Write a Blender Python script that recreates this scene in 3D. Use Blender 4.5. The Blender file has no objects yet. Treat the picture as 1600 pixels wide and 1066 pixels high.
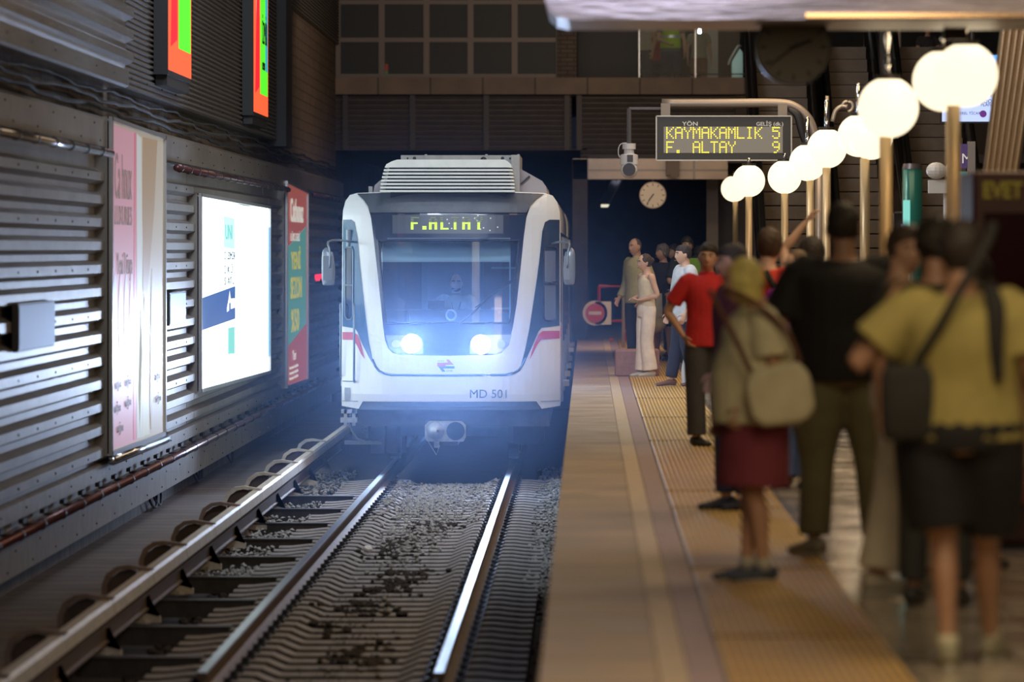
import bpy, bmesh, math, random
from mathutils import Vector, Matrix
from mathutils.geometry import tessellate_polygon
from mathutils.noise import noise as pnoise
random.seed(7)
PI = math.pi
sc = bpy.context.scene
C = sc.collection

# ------------------------------------------------------------------ camera, world, light, exposure
cam_d = bpy.data.cameras.new('camera'); cam = bpy.data.objects.new('camera', cam_d); C.objects.link(cam)
cam.location = (0, 0, 1.6); cam.rotation_euler = (PI/2, 0, 0)
cam_d.sensor_width = 36; cam_d.lens = 191.25
cam_d.shift_x = -0.07375; cam_d.shift_y = -0.09
cam_d.clip_start = 1; cam_d.clip_end = 400
cam_d.dof.use_dof = True; cam_d.dof.focus_distance = 65.0; cam_d.dof.aperture_fstop = 2.8
sc.camera = cam
sc.view_settings.view_transform = 'Standard'; sc.view_settings.look = 'None'
sc.view_settings.gamma = 1; sc.view_settings.exposure = 0.0
sc.view_settings.use_curve_mapping = False
w = bpy.data.worlds.new('world'); sc.world = w; w.use_nodes = True
w.node_tree.nodes['Background'].inputs[0].default_value = (0.30, 0.36, 0.55, 1)
w.node_tree.nodes['Background'].inputs[1].default_value = 0.02
sc.cycles.max_bounces = 6; sc.cycles.diffuse_bounces = 3; sc.cycles.glossy_bounces = 3
sc.cycles.transmission_bounces = 4; sc.cycles.transparent_max_bounces = 12; sc.cycles.volume_bounces = 0
sc.cycles.sample_clamp_indirect = 4.0
sc.cycles.caustics_reflective = False; sc.cycles.caustics_refractive = False

def area(name, loc, rot, size, size_y, power, col):
    l = bpy.data.lights.new(name, 'AREA'); l.shape = 'RECTANGLE'; l.size = size; l.size_y = size_y
    l.energy = power; l.color = col
    o = bpy.data.objects.new(name, l); o.location = loc; o.rotation_euler = rot; C.objects.link(o); return o
# added area lights without fixtures: mostly warm, cool over the track
area('platform_fill', (1.6, 17, 4.8), (math.radians(35), 0, 0), 3.0, 6, 240, (1.0, 0.77, 0.46))  # added fill for the nearest people
area('platform_fill', (3.2, 36, 5.2), (0, 0, 0), 2.0, 16, 430, (1.0, 0.74, 0.44))
area('platform_fill', (2.8, 62, 5.6), (0, 0, 0), 2.0, 22, 330, (1.0, 0.70, 0.40))
area('platform_fill', (1.6, 88, 4.0), (math.radians(45), 0, 0), 3.0, 6, 110, (1.0, 0.72, 0.45))
for ly_, lp_ in ((47, 260), (53.5, 260), (59, 240)): area('track_fill', (-1.4, ly_, 6.9), (math.radians(48), 0, 0), 3.0, .8, lp_, (0.78, 0.88, 1.0))  # added cool fill aimed at the train front
area('wall_fill', (-0.6, 46, 5.6), (0, math.radians(-60), 0), 1.0, 26, 110, (1.0, 0.82, 0.60))  # added fill along the left wall
area('passage_fill', (2.0, 108, 3.1), (0, 0, 0), 3.0, 1.0, 9, (0.8, 0.8, 1.0))  # added to lift the passage out of black
area('hall_fill', (3.5, 68, 8.4), (math.radians(15), 0, 0), 8.0, 1.2, 250, (1.0, 0.76, 0.52))  # added fill for the escalators
area('gallery_fill', (1.5, 104, 7.8), (0, 0, 0), 8.0, 2.0, 55, (0.95, 0.95, 1.0))  # added fill for the gallery people
area('far_hall_fill', (1.0, 86, 7.2), (math.radians(62), 0, 0), 8.0, .6, 170, (1.0, 0.74, 0.52))  # added warm fill for the far wall and ledge
area('duct_fill', (0.4, 29, 4.2), (math.radians(75), 0, 0), 1.2, 0.6, 60, (0.68, 0.72, 1.0))  # added cool fill on the left end of the duct

# ------------------------------------------------------------------ materials
MATS = {}
def M(name, col, rough=.55, metal=0, var=0, vs=6, bump=0, bs=30, emit=None, es=0, stretch=None, coat=0, spec=None):
    if name in MATS: return MATS[name]
    m = bpy.data.materials.new(name); m.use_nodes = True; nt = m.node_tree; N = nt.nodes; L = nt.links
    b = N['Principled BSDF']
    b.inputs['Base Color'].default_value = (*col, 1); b.inputs['Roughness'].default_value = rough
    b.inputs['Metallic'].default_value = metal
    if coat: b.inputs['Coat Weight'].default_value = coat
    if spec is not None: b.inputs['Specular IOR Level'].default_value = spec
    if emit: b.inputs['Emission Color'].default_value = (*emit, 1); b.inputs['Emission Strength'].default_value = es
    if var or bump:
        tc = N.new('ShaderNodeTexCoord'); mp = N.new('ShaderNodeMapping'); L.new(tc.outputs['Object'], mp.inputs[0])
        if stretch: mp.inputs['Scale'].default_value = stretch
    if var:
        n = N.new('ShaderNodeTexNoise'); n.inputs['Scale'].default_value = vs; n.inputs['Detail'].default_value = 6
        n.inputs['Roughness'].default_value = .62
        L.new(mp.outputs[0], n.inputs['Vector'])
        r = N.new('ShaderNodeValToRGB'); r.color_ramp.elements[0].position = .28; r.color_ramp.elements[1].position = .74
        r.color_ramp.elements[0].color = (*[max(0, c*(1-var)) for c in col], 1)
        r.color_ramp.elements[1].color = (*[min(1, c*(1+var)) for c in col], 1)
        L.new(n.outputs['Fac'], r.inputs[0]); L.new(r.outputs[0], b.inputs['Base Color'])
    if bump:
        n2 = N.new('ShaderNodeTexNoise'); n2.inputs['Scale'].default_value = bs; n2.inputs['Detail'].default_value = 5
        L.new(mp.outputs[0], n2.inputs['Vector'])
        bp = N.new('ShaderNodeBump'); bp.inputs['Strength'].default_value = bump; bp.inputs['Distance'].default_value = .02
        L.new(n2.outputs['Fac'], bp.inputs['Height']); L.new(bp.outputs[0], b.inputs['Normal'])
    MATS[name] = m; return m

def Mbrick(name, c1, c2, mortar, w_, h_, ms, axes='YZ', rough=.7, bump=.3, off=.5, metal=0, rvar=0, spec=.5, shift=(0, 0)):
    m = bpy.data.materials.new(name); m.use_nodes = True; nt = m.node_tree; N = nt.nodes; L = nt.links
    b = N['Principled BSDF']; b.inputs['Roughness'].default_value = rough; b.inputs['Metallic'].default_value = metal
    b.inputs['Specular IOR Level'].default_value = spec
    tc = N.new('ShaderNodeTexCoord'); sp = N.new('ShaderNodeSeparateXYZ'); cb = N.new('ShaderNodeCombineXYZ')
    L.new(tc.outputs['Object'], sp.inputs[0]); 
    for k_, (ax_, o_) in enumerate(zip(axes, ('X', 'Y'))):
        ad = N.new('ShaderNodeMath'); ad.operation = 'ADD'; ad.inputs[1].default_value = shift[k_]
        L.new(sp.outputs[ax_], ad.inputs[0]); L.new(ad.outputs[0], cb.inputs[o_])
    t = N.new('ShaderNodeTexBrick'); L.new(cb.outputs[0], t.inputs['Vector'])
    t.inputs['Scale'].default_value = 1; t.inputs['Brick Width'].default_value = w_; t.inputs['Row Height'].default_value = h_
    t.inputs['Mortar Size'].default_value = ms; t.offset = off
    t.inputs['Color1'].default_value = (*c1, 1); t.inputs['Color2'].default_value = (*c2, 1); t.inputs['Mortar'].default_value = (*mortar, 1)
    n = N.new('ShaderNodeTexNoise'); n.inputs['Scale'].default_value = 2.2; n.inputs['Detail'].default_value = 8
    L.new(tc.outputs['Object'], n.inputs['Vector'])
    mx = N.new('ShaderNodeMix'); mx.data_type = 'RGBA'; mx.blend_type = 'MULTIPLY'; mx.inputs[0].default_value = .55
    rp = N.new('ShaderNodeValToRGB'); rp.color_ramp.elements[0].color = (.45, .45, .45, 1); rp.color_ramp.elements[0].position = .3
    rp.color_ramp.elements[1].position = .65
    L.new(n.outputs['Fac'], rp.inputs[0]); L.new(t.outputs['Color'], mx.inputs[6]); L.new(rp.outputs[0], mx.inputs[7])
    L.new(mx.outputs[2], b.inputs['Base Color'])
    if rvar:
        mr = N.new('ShaderNodeMapRange'); mr.inputs['From Min'].default_value = .3; mr.inputs['From Max'].default_value = .7
        mr.inputs['To Min'].default_value = rough-rvar; mr.inputs['To Max'].default_value = rough+rvar
        L.new(n.outputs['Fac'], mr.inputs['Value']); L.new(mr.outputs[0], b.inputs['Roughness'])
    bp = N.new('ShaderNodeBump'); bp.inputs['Strength'].default_value = bump; bp.inputs['Distance'].default_value = .01; bp.invert = True
    L.new(t.outputs['Fac'], bp.inputs['Height']); L.new(bp.outputs[0], b.inputs['Normal'])
    return m

def Mglass(name, tint=(.8, .85, .9), refl=.12, rough=.02):
    m = bpy.data.materials.new(name); m.use_nodes = True; nt = m.node_tree; N = nt.nodes; L = nt.links
    N.remove(N['Principled BSDF']); out = N['Material Output']
    t = N.new('ShaderNodeBsdfTransparent'); t.inputs[0].default_value = (*tint, 1)
    g = N.new('ShaderNodeBsdfGlossy'); g.inputs['Roughness'].default_value = rough
    f = N.new('ShaderNodeFresnel'); f.inputs[0].default_value = 1.5
    a = N.new('ShaderNodeMath'); a.operation = 'ADD'; a.inputs[1].default_value = refl - .04; L.new(f.outputs[0], a.inputs[0])
    mx = N.new('ShaderNodeMixShader'); L.new(a.outputs[0], mx.inputs[0]); L.new(t.outputs[0], mx.inputs[1]); L.new(g.outputs[0], mx.inputs[2])
    L.new(mx.outputs[0], out.inputs[0]); return m

def Memit(name, col, s):
    m = bpy.data.materials.new(name); m.use_nodes = True
    b = m.node_tree.nodes['Principled BSDF']; b.inputs['Base Color'].default_value = (*[c*.3 for c in col], 1)
    b.inputs['Emission Color'].default_value = (*col, 1); b.inputs['Emission Strength'].default_value = s
    b.inputs['Roughness'].default_value = .4
    return m

# ------------------------------------------------------------------ builders
def link(name, me, mat=None, parent=None, smooth=False):
    o = bpy.data.objects.new(name, me); C.objects.link(o)
    if mat is not None:
        for m in (mat if isinstance(mat, (list, tuple)) else [mat]): me.materials.append(m)
    if smooth:
        for p in me.polygons: p.use_smooth = True
    if parent is not None: o.parent = parent
    return o
def fin(name, bm, mat=None, parent=None, smooth=False, recalc=True, bevel=0):
    if recalc: bmesh.ops.recalc_face_normals(bm, faces=bm.faces[:])
    me = bpy.data.meshes.new(name); bm.to_mesh(me); bm.free()
    o = link(name, me, mat, parent, smooth)
    if bevel:
        b = o.modifiers.new('bevel', 'BEVEL'); b.width = bevel; b.segments = 2; b.limit_method = 'ANGLE'
    return o
def empty(name, loc=(0, 0, 0), rz=0):
    o = bpy.data.objects.new(name, None); C.objects.link(o); o.location = loc; o.rotation_euler = (0, 0, rz); return o
def tag(o, label=None, cat=None, group=None, kind=None):
    if label: o['label'] = label
    if cat: o['category'] = cat
    if group: o['group'] = group
    if kind: o['kind'] = kind
    return o
def struct(o): o['kind'] = 'structure'; return o
def B(): return bmesh.new()
def box(bm, x0, x1, y0, y1, z0, z1, mi=0):
    v = [bm.verts.new(p) for p in ((x0,y0,z0),(x1,y0,z0),(x1,y1,z0),(x0,y1,z0),(x0,y0,z1),(x1,y0,z1),(x1,y1,z1),(x0,y1,z1))]
    for f in ((0,3,2,1),(4,5,6,7),(0,1,5,4),(1,2,6,5),(2,3,7,6),(3,0,4,7)):
        bm.faces.new([v[i] for i in f]).material_index = mi
    return v
def obox(bm, p, q, wx, wz, up=(0, 0, 1), mi=0):
    p = Vector(p); q = Vector(q); t = (q-p).normalized(); u = Vector(up)
    s = t.cross(u).normalized() if abs(t.dot(u)) < .98 else t.cross(Vector((0, 1, 0))).normalized()
    u = s.cross(t)
    vs = [bm.verts.new(a + s*(wx/2)*i + u*(wz/2)*j) for a in (p, q) for i, j in ((-1,-1),(1,-1),(1,1),(-1,1))]
    for f in ((3,2,1,0),(4,5,6,7),(0,1,5,4),(1,2,6,5),(2,3,7,6),(3,0,4,7)):
        bm.faces.new([vs[i] for i in f]).material_index = mi
def catmull(pts, sm):
    if sm <= 1 or len(pts) < 3: return [list(p) for p in pts]
    out = []
    P = [pts[0]] + list(pts) + [pts[-1]]
    for i in range(1, len(P)-2):
        a, b, c, d = P[i-1], P[i], P[i+1], P[i+2]
        for k in range(sm):
            t = k/sm
            out.append([.5*((2*b[j]) + (-a[j]+c[j])*t + (2*a[j]-5*b[j]+4*c[j]-d[j])*t*t + (-a[j]+3*b[j]-3*c[j]+d[j])*t**3) for j in range(len(b))])
    out.append(list(pts[-1])); return out
def loft(bm, pts, ref=(1, 0, 0), n=12, sm=3, mi=0, cap=True, power=2):
    """pts: (x, y, z, r_along_ref, r_other)"""
    pts = [tuple(p) if len(p) == 5 else (*p, p[3]) for p in pts]
    P = catmull(pts, sm); rings = []
    ref = Vector(ref)
    for i, p in enumerate(P):
        a = Vector(P[max(0, i-1)][:3]); b = Vector(P[min(len(P)-1, i+1)][:3]); t = (b-a)
        t = t.normalized() if t.length > 1e-9 else Vector((0, 0, 1))
        u = ref - t*ref.dot(t)
        if u.length < .05: u = Vector((0, 1, .01)) - t*Vector((0, 1, .01)).dot(t)
        u.normalize(); v = t.cross(u)
        c = Vector(p[:3]); ring = []
        for k in range(n):
            an = 2*PI*k/n; ca, sa = math.cos(an), math.sin(an)
            if power != 2:
                ca = math.copysign(abs(ca)**(2/power), ca); sa = math.copysign(abs(sa)**(2/power), sa)
            ring.append(bm.verts.new(c + u*ca*max(p[3], 1e-4) + v*sa*max(p[4], 1e-4)))
        rings.append(ring)
    for r0, r1 in zip(rings, rings[1:]):
        for k in range(n):
            bm.faces.new((r0[k], r0[(k+1) % n], r1[(k+1) % n], r1[k])).material_index = mi
    if cap:
        for r, e, s in ((rings[0], P[0], 0), (rings[-1], P[-1], -1)):
            f = bm.faces.new(r if s else r[::-1]); f.material_index = mi
    return rings
def tube(bm, pts, r, n=8, sm=1, mi=0): loft(bm, [(*p, r, r) for p in pts], n=n, sm=sm, mi=mi)
def ball(bm, c, rx, ry=None, rz=None, seg=16, rings=10, mi=0):
    ry = ry or rx; rz = rz or rx; c = Vector(c)
    top = bm.verts.new(c + Vector((0, 0, rz))); bot = bm.verts.new(c - Vector((0, 0, rz))); R = []
    for i in range(1, rings):
        th = PI*i/rings
        R.append([bm.verts.new(c + Vector((rx*math.sin(th)*math.cos(2*PI*k/seg), ry*math.sin(th)*math.sin(2*PI*k/seg), rz*math.cos(th)))) for k in range(seg)])
    fs = []
    for k in range(seg):
        fs.append(bm.faces.new((top, R[0][k], R[0][(k+1) % seg]))); fs.append(bm.faces.new((bot, R[-1][(k+1) % seg], R[-1][k])))
        for a, b in zip(R, R[1:]): fs.append(bm.faces.new((a[k], b[k], b[(k+1) % seg], a[(k+1) % seg])))
    for f in fs: f.material_index = mi
def disc(bm, c, axis, r, depth, n=24, mi=0, r2=None):
    c = Vector(c); a = Vector(axis).normalized()
    p = c + a*depth
    loft(bm, [(*c, r, r), (*p, r2 if r2 is not None else r, r2 if r2 is not None else r)], ref=(1, .01, .02) if abs(a.x) < .9 else (0, 1, 0), n=n, sm=1, mi=mi)
def prism(bm, poly, y0, y1, axes='XZ', mi=0):
    """polygon in a plane, extruded along the third axis"""
    def P(a, b, c):
        return {'XZ': (a, c, b), 'YZ': (c, a, b), 'XY': (a, b, c)}[axes]
    A = [bm.verts.new(P(a, b, y0)) for a, b in poly]; Bv = [bm.verts.new(P(a, b, y1)) for a, b in poly]
    bm.faces.new(A).material_index = mi; bm.faces.new(Bv[::-1]).material_index = mi
    n = len(poly)
    for i in range(n): bm.faces.new((A[i], Bv[i], Bv[(i+1) % n], A[(i+1) % n])).material_index = mi
def profile_sheet(bm, prof, y0, y1, back):
    """corrugated sheet: profile [(x,z)] swept along Y with a flat back at x = back"""
    poly = list(prof) + [(back, prof[-1][1]), (back, prof[0][1])]
    A = [bm.verts.new((x, y0, z)) for x, z in poly]; D = [bm.verts.new((x, y1, z)) for x, z in poly]
    n = len(poly)
    for i in range(n): bm.faces.new((A[i], D[i], D[(i+1) % n], A[(i+1) % n]))
    bm.faces.new(A); bm.faces.new(D[::-1])
def text(body, loc, size, mat, parent, rot=(PI/2, 0, 0), ex=.002, name='lettering', align='LEFT', xs=1.0, bold=0):
    c = bpy.data.curves.new(name, 'FONT'); c.body = body; c.size = size; c.extrude = ex; c.align_x = align; c.offset = bold
    c.resolution_u = 3
    o = bpy.data.objects.new(name, c); C.objects.link(o); o.location = loc; o.rotation_euler = rot; o.scale = (xs, 1, 1)
    c.materials.append(mat)
    if parent is not None: o.parent = parent
    bpy.context.view_layer.update()
    me = bpy.data.meshes.new_from_object(o.evaluated_get(bpy.context.evaluated_depsgraph_get()))
    n = bpy.data.objects.new(name, me); C.objects.link(n); n.location = loc; n.rotation_euler = rot; n.scale = (xs, 1, 1); n.parent = parent
    if not me.materials: me.materials.append(mat)
    bpy.data.objects.remove(o); bpy.data.curves.remove(c)
    return n
def copy_tree(o, parent=None):
    c = o.copy(); C.objects.link(c)
    if parent is not None: c.parent = parent
    for ch in o.children: copy_tree(ch, c)
    return c
F = 8500.0
def W(px, py, Y): return ((px-918)/F*Y, 1.6-(py-389)/F*Y)   # where a sight line of the survey meets depth Y
# ------------------------------------------------------------------ track bed and track
steel_top = M('rail_head_steel', (.42, .48, .58), .28, 1, .15, 3)
rust = M('rusty_rail_side', (.13, .085, .06), .6, .4, .4, 14, .3, 60)
side_shade = M('sleeper_side_shade', (.05, .04, .036), .9, 0, .4, 9)  # sleeper sides coloured dark to look unlit
concrete = M('sleeper_concrete', (.27, .255, .255), .75, 0, .35, 9, .4, 60)
ballast_m = M('ballast_stone', (.17, .16, .15), .85, 0, .6, 18, .8, 40)
soil = M('oily_trackbed', (.022, .016, .013), .9, 0, .6, 3, .8, 30)
dark = M('dark_steel', (.03, .03, .035), .5, .5)
galv = M('galvanised_steel', (.42, .42, .42), .35, .85, .2, 8)
bm = B(); box(bm, -4.9, -.18, 20, 99.9, -1.6, -1.36)
struct(fin('floor_trackbed', bm, soil))

XL, XR = -2.415, -.93
def rail_profile(xc, gauge):
    z = -1.05; p = []
    half = [(.0, 0), (.028, -.001), (.034, -.006), (.036, -.03), (.010, -.042), (.008, -.12), (.03, -.135), (.07, -.148), (.07, -.162), (0, -.162)]
    pts = [(xc+a, z+b) for a, b in half] + [(xc-a, z+b) for a, b in half[-2:0:-1]]
    return pts
for xc, lab in ((XL, 'left running rail of the track, farther from the platform'), (XR, 'right running rail of the track, nearer the platform with a bright head')):
    e = empty('running_rail', (xc, 34, -1.2)); tag(e, lab, 'rail', 'running rails')
    bm = B(); prism(bm, [(a-xc, b+1.2) for a, b in rail_profile(xc, 0)], 0, 66)
    fin('rail_web', bm, rust, e)
    bm = B(); prism(bm, [(-.033, .145), (.033, .145), (.029, .1515), (-.029, .1515)], 0, 66); fin('rail_head', bm, steel_top, e)
def sleeper_profile(x):
    d = min(abs(x-XL), abs(x-XR)); inside = XL < x < XR
    top = -1.212
    if inside: t = min(1, max(0, (d-.20)/.16)); top -= .055*t*t*(3-2*t)
    else: t = min(1, max(0, (d-.22)/.2)); top -= .02*t
    return top
def make_sleeper():
    bm = B(); xs = [XL-.52+i*(XR-XL+1.04)/44 for i in range(45)]; rows = []
    for x in xs:
        t = sleeper_profile(x)+1.3; rows.append([bm.verts.new((x+1.67, y, z)) for y, z in ((-.14, -.1), (-.105, t-.012), (-.09, t), (.09, t), (.105, t-.012), (.14, -.1))])
    for a, b in zip(rows, rows[1:]):
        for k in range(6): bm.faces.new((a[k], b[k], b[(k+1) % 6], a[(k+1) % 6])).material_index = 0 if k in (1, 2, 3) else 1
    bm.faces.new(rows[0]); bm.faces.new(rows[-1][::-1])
    s = fin('track_sleeper', bm, [concrete, side_shade])
    for xc in (XL, XR):
        for sx in (-1, 1):
            bm = B(); x = xc+1.67+sx*.1
            box(bm, x-.035, x+.035, -.06, .06, .086, .105); tube(bm, [(x-.02*sx, -.05, .11), (x+.03*sx, -.05, .125), (x+.03*sx, .05, .125), (x-.02*sx, .05, .11)], .009, 6)
            disc(bm, (x, 0, .1), (0, 0, 1), .02, .045, 6)
            fin('rail_clip', bm, dark, s)
    return s
sl0 = make_sleeper()
for i in range(54):
    s = sl0 if i == 0 else copy_tree(sl0)
    s.location = (-1.67, 34.3+.604*i, -1.3); s.rotation_euler.z = random.uniform(-.004, .004)
    tag(s, 'grey concrete sleeper crossing under both running rails', 'sleeper', 'concrete sleepers between the rails')
# steel cross beams carrying the conductor rail
for i in range(9):
    e = B(); box(e, -.42, .42, -.075, .075, -.06, .07); box(e, -.44, .44, -.09, .09, .07, .082)
    o = fin('bracket_beam', e, M('bracket_beam_steel', (.06, .055, .055), .45, .6, .3, 9)); o.location = (-3.06, 37.1+3.02*i, -1.262)
    tag(o, 'dark steel cross beam left of the track reaching under the conductor rail', 'beam', 'cross beams beside the track')
# loose stones
def stones(name, n, region, label, mat):
    bm = B()
    for i in range(n):
        x, y, z = region(); s = random.uniform(.014, .038)
        r = [Vector((random.uniform(.6, 1.2)*a, random.uniform(.6, 1.2)*b, random.uniform(.5, 1)*c))*s for a, b, c in ((1,0,0),(0,1,0),(-1,0,0),(0,-1,0),(0,0,1),(0,0,-1))]
        R = Matrix.Rotation(random.uniform(0, 6.28), 3, 'Z') @ Matrix.Rotation(random.uniform(-.6, .6), 3, 'X')
        v = [bm.verts.new(Vector((x, y, z)) + R @ q) for q in r]
        for k in range(4): bm.faces.new((v[k], v[(k+1) % 4], v[4])); bm.faces.new((v[(k+1) % 4], v[k], v[5]))
    return tag(fin(name, bm, mat, recalc=False), label, 'gravel', None, 'stuff')
def reg_c():
    y = 66-abs(random.gauss(0, 7)); 
    while True:
        x = random.gauss(-1.70, .36 if y > 56 else .17)
        if XL+.15 < x < XR-.12: break
    return x, y, sleeper_profile(x)+.012 if random.random() < .5 else -1.31
def reg_r(): y = random.uniform(45, 70); return random.triangular(-.62, -.2, -.26), y, -1.30+random.uniform(0, .10)*(1 if y > 52 else .5)
def reg_l(): return random.uniform(-3.75, -2.95), random.uniform(47, 70), -1.31+random.uniform(0, .07)
def reg_b(): return random.uniform(-3.1, -.2), random.uniform(34, 68), -1.352
grey_st = M('grey_crushed_stone', (.36, .36, .36), .85, 0, .5, 25)
stones('gravel_bed', 2600, reg_c, 'crushed grey stone lying in a strip between the rails', grey_st)
stones('gravel_bed', 1900, reg_r, 'crushed grey stone heaped against the platform wall', grey_st)
stones('gravel_bed', 1700, reg_l, 'crushed stone between the conductor rail and the left rail', grey_st)
stones('gravel_bed', 3000, reg_b, 'dark stone filling the gaps between the sleepers', M('dark_stone', (.028, .022, .018), .85, 0, .5, 25))  # stone in the gaps much darker than the other gravel
bm = B()
for i in range(1100):
    y = random.uniform(35, 57); x = -1.72+random.gauss(0, .15)+.14*math.sin(y*.7); s = random.uniform(.012, .036)*(1 if pnoise(Vector((x*2, y*.6, 0))) > -.05 else .3)
    ball(bm, (x, y, sleeper_profile(x)+s*.15), s, s*1.6, s*.6, 6, 4)
for i in range(420):
    y = random.uniform(35, 60); x = random.uniform(-3.2, -2.85); s = random.uniform(.02, .05)
    ball(bm, (x, y, -1.335), s, s*1.6, s*.7, 6, 4)
tag(fin('dirt_clods', bm, soil), 'dark soil and litter caked along the middle of the track', 'dirt', None, 'stuff')
bm = B(); ball(bm, (0, 0, 0), .05, .05, .035, 8, 6)
for v in bm.verts: v.co *= 1+.25*pnoise(v.co*30)
o = fin('paper_scrap', bm, M('crumpled_paper', (.75, .72, .68), .8)); o.location = (*[ (575-918)/F*(2.83*F/(859-389)), 2.83*F/(859-389)], -1.225)
tag(o, 'crumpled white paper lying on the sleepers between the rails', 'litter')

# conductor rail
XT = -3.36
cover = M('conductor_cover', (.50, .45, .38), .5, .1, .25, 10)
e = empty('conductor_rail', (XT, 34, -1.2)); SP = 3.45; tag(e, 'tan covered conductor rail on brackets left of the track', 'rail')
bm = B(); prism(bm, [(-.028, .06), (.028, .06), (.028, .07), (.008, .08), (.008, .16), (.028, .17), (.028, .19), (-.028, .19), (-.028, .17), (-.008, .16), (-.008, .08), (-.028, .07)], -5, 40)
fin('contact_rail', bm, rust, e)
bm = B(); n = 14
for i in range(n):
    y0 = .5+(i-2)*SP; y1 = y0+SP-.03
    prism(bm, [(-.068, .25), (-.055, .33), (-.035, .352), (.035, .352), (.055, .33), (.068, .25), (.058, .25), (.045, .32), (-.045, .32), (-.058, .25)], y0, y1)
fin('protective_cover', bm, cover, e)
for i in range(12):
    y = .5+SP*(i-1)
    bm = B(); pr = []
    for k in range(9):
        an = PI*k/8; pr.append((-.085-.13*math.cos(an) - .03, .22+.165*math.sin(an)))
    outer = [(.062, .365), (-.13, .395), (-.22, .385), (-.30, .33), (-.335, .24), (-.335, .14), (-.295, .14), (-.295, .24), (-.265, .305), (-.20, .352), (-.13, .362), (.058, .355)]
    prism(bm, outer, y-.05, y+.05)
    fin('cover_hoop', bm, cover if i > 6 else M('brown_hoop', (.20, .14, .11), .6, .1, .3), e)  # nearer hoops darker brown than the far ones
    bm = B(); prism(bm, [(-.29, .10), (-.295, .24), (-.262, .30), (-.20, .345), (-.13, .36), (-.075, .35), (-.075, .10)], y-.012, y+.012); fin('hoop_web', bm, M('hoop_web', (.07, .045, .035), .6, .1, .3), e)
    bm = B(); prism(bm, [(-.05, .19), (-.11, .14), (-.11, .06), (.11, .0), (.11, -.045), (-.14, -.045), (-.14, 0), (.02, .06), (.02, .19)], y-.06, y+.06)
    disc(bm, (.0, y, -.05), (0, 0, 1), .07, .03, 12); disc(bm, (.0, y, -.01), (0, 0, 1), .06, .03, 12)
    fin('support_foot', bm, cover, e)

# walkway along the left wall
board = Mbrick('walkway_planks', (.15, .12, .105), (.12, .095, .085), (.02, .017, .015), 3.2, .62, .022, 'XY', .75, .6)
bm = B(); box(bm, -4.75, -3.72, 36, 99.5, -1.33, -1.20); struct(fin('floor_walkway', bm, board))
# ------------------------------------------------------------------ left wall
plinth = M('dirty_plinth', (.14, .115, .095), .85, 0, .5, 5, .5, 20, stretch=(1, 1, .3))
bm = B(); box(bm, -5.0, -4.72, 36, 100, -1.6, 6.8); struct(fin('wall_left', bm, plinth))
clad = M('cladding_metal', (.30, .27, .24), .43, .75, .22, 3, .12, 14, stretch=(1, .35, 1))
clad_d = M('cladding_dark', (.16, .145, .135), .45, .5, .25, 4, .1, 20)
def corr(z0, z1, pitch, depth, xf):
    pr = [(xf-depth, z0)]; z = z0
    while z + pitch <= z1+1e-6:
        pr += [(xf-depth, z+pitch*.12), (xf, z+pitch*.30), (xf, z+pitch*.66), (xf-depth, z+pitch*.86)]; z += pitch
    pr.append((xf-depth, z1)); return pr
bm = B()
# lower strip, ledge and flat band
pr = [(-4.50, -.97), (-4.47, -.955), (-4.47, -.70), (-4.50, -.66), (-4.62, -.65), (-4.62, -.58), (-4.52, -.55), (-4.52, -.42), (-4.56, -.40)]
profile_sheet(bm, pr, 36, 100, -4.74); struct(fin('trim_1', bm, M('sill_metal', (.36, .33, .30), .38, .6, .25, 4, .1, 16)))
edges = [36, 50.6, 58.0, 62.2, 76.8, 80.0, 86.8, 100]
for i, (a, b) in enumerate(zip(edges, edges[1:])):
    bm = B(); profile_sheet(bm, corr(-.40, 2.52, .214, .085, -4.50), a+.03, b-.03, -4.70)
    struct(fin('wall_left_cladding', bm, clad))
bm = B(); profile_sheet(bm, [(-4.56, 2.52), (-4.49, 2.55), (-4.49, 2.80), (-4.55, 2.84)], 36, 100, -4.72); struct(fin('trim_2', bm, clad))
bm = B(); profile_sheet(bm, [(-4.50, 3.17), (-4.47, 3.19), (-4.47, 3.34)] + corr(3.36, 5.3, .214, .085, -4.42)[1:], 36, 53.0, -4.72); struct(fin('wall_left_upper_cladding', bm, M('cladding_lit_pale', (.72, .74, .80), .24, .85, .15, 3, .1, 14, stretch=(1, .3, 1))))  # metal made blue-white to stand in for reflections on it
for a, b, xo in ((53.4, 79.2, -4.52), (81.5, 100, -4.56)):
    z0 = 3.18 if a < 60 else 5.35
    bm = B(); profile_sheet(bm, corr(z0, 6.6, .056, .03, xo), a, b, -4.72); struct(fin('wall_left_fine_cladding', bm, clad_d))
bm = B(); box(bm, -4.72, -4.40, 79.4, 81.0, 3.1, 6.6); struct(fin('trim_3', bm, dark))
brk = Mbrick('brown_brick', (.17, .125, .095), (.145, .105, .08), (.08, .06, .05), .52, .16, .012, 'YZ', .8, .4)
bm = B(); box(bm, -4.72, -4.62, 81.5, 99.8, 3.05, 5.35); struct(fin('wall_left_brick', bm, brk))
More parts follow.
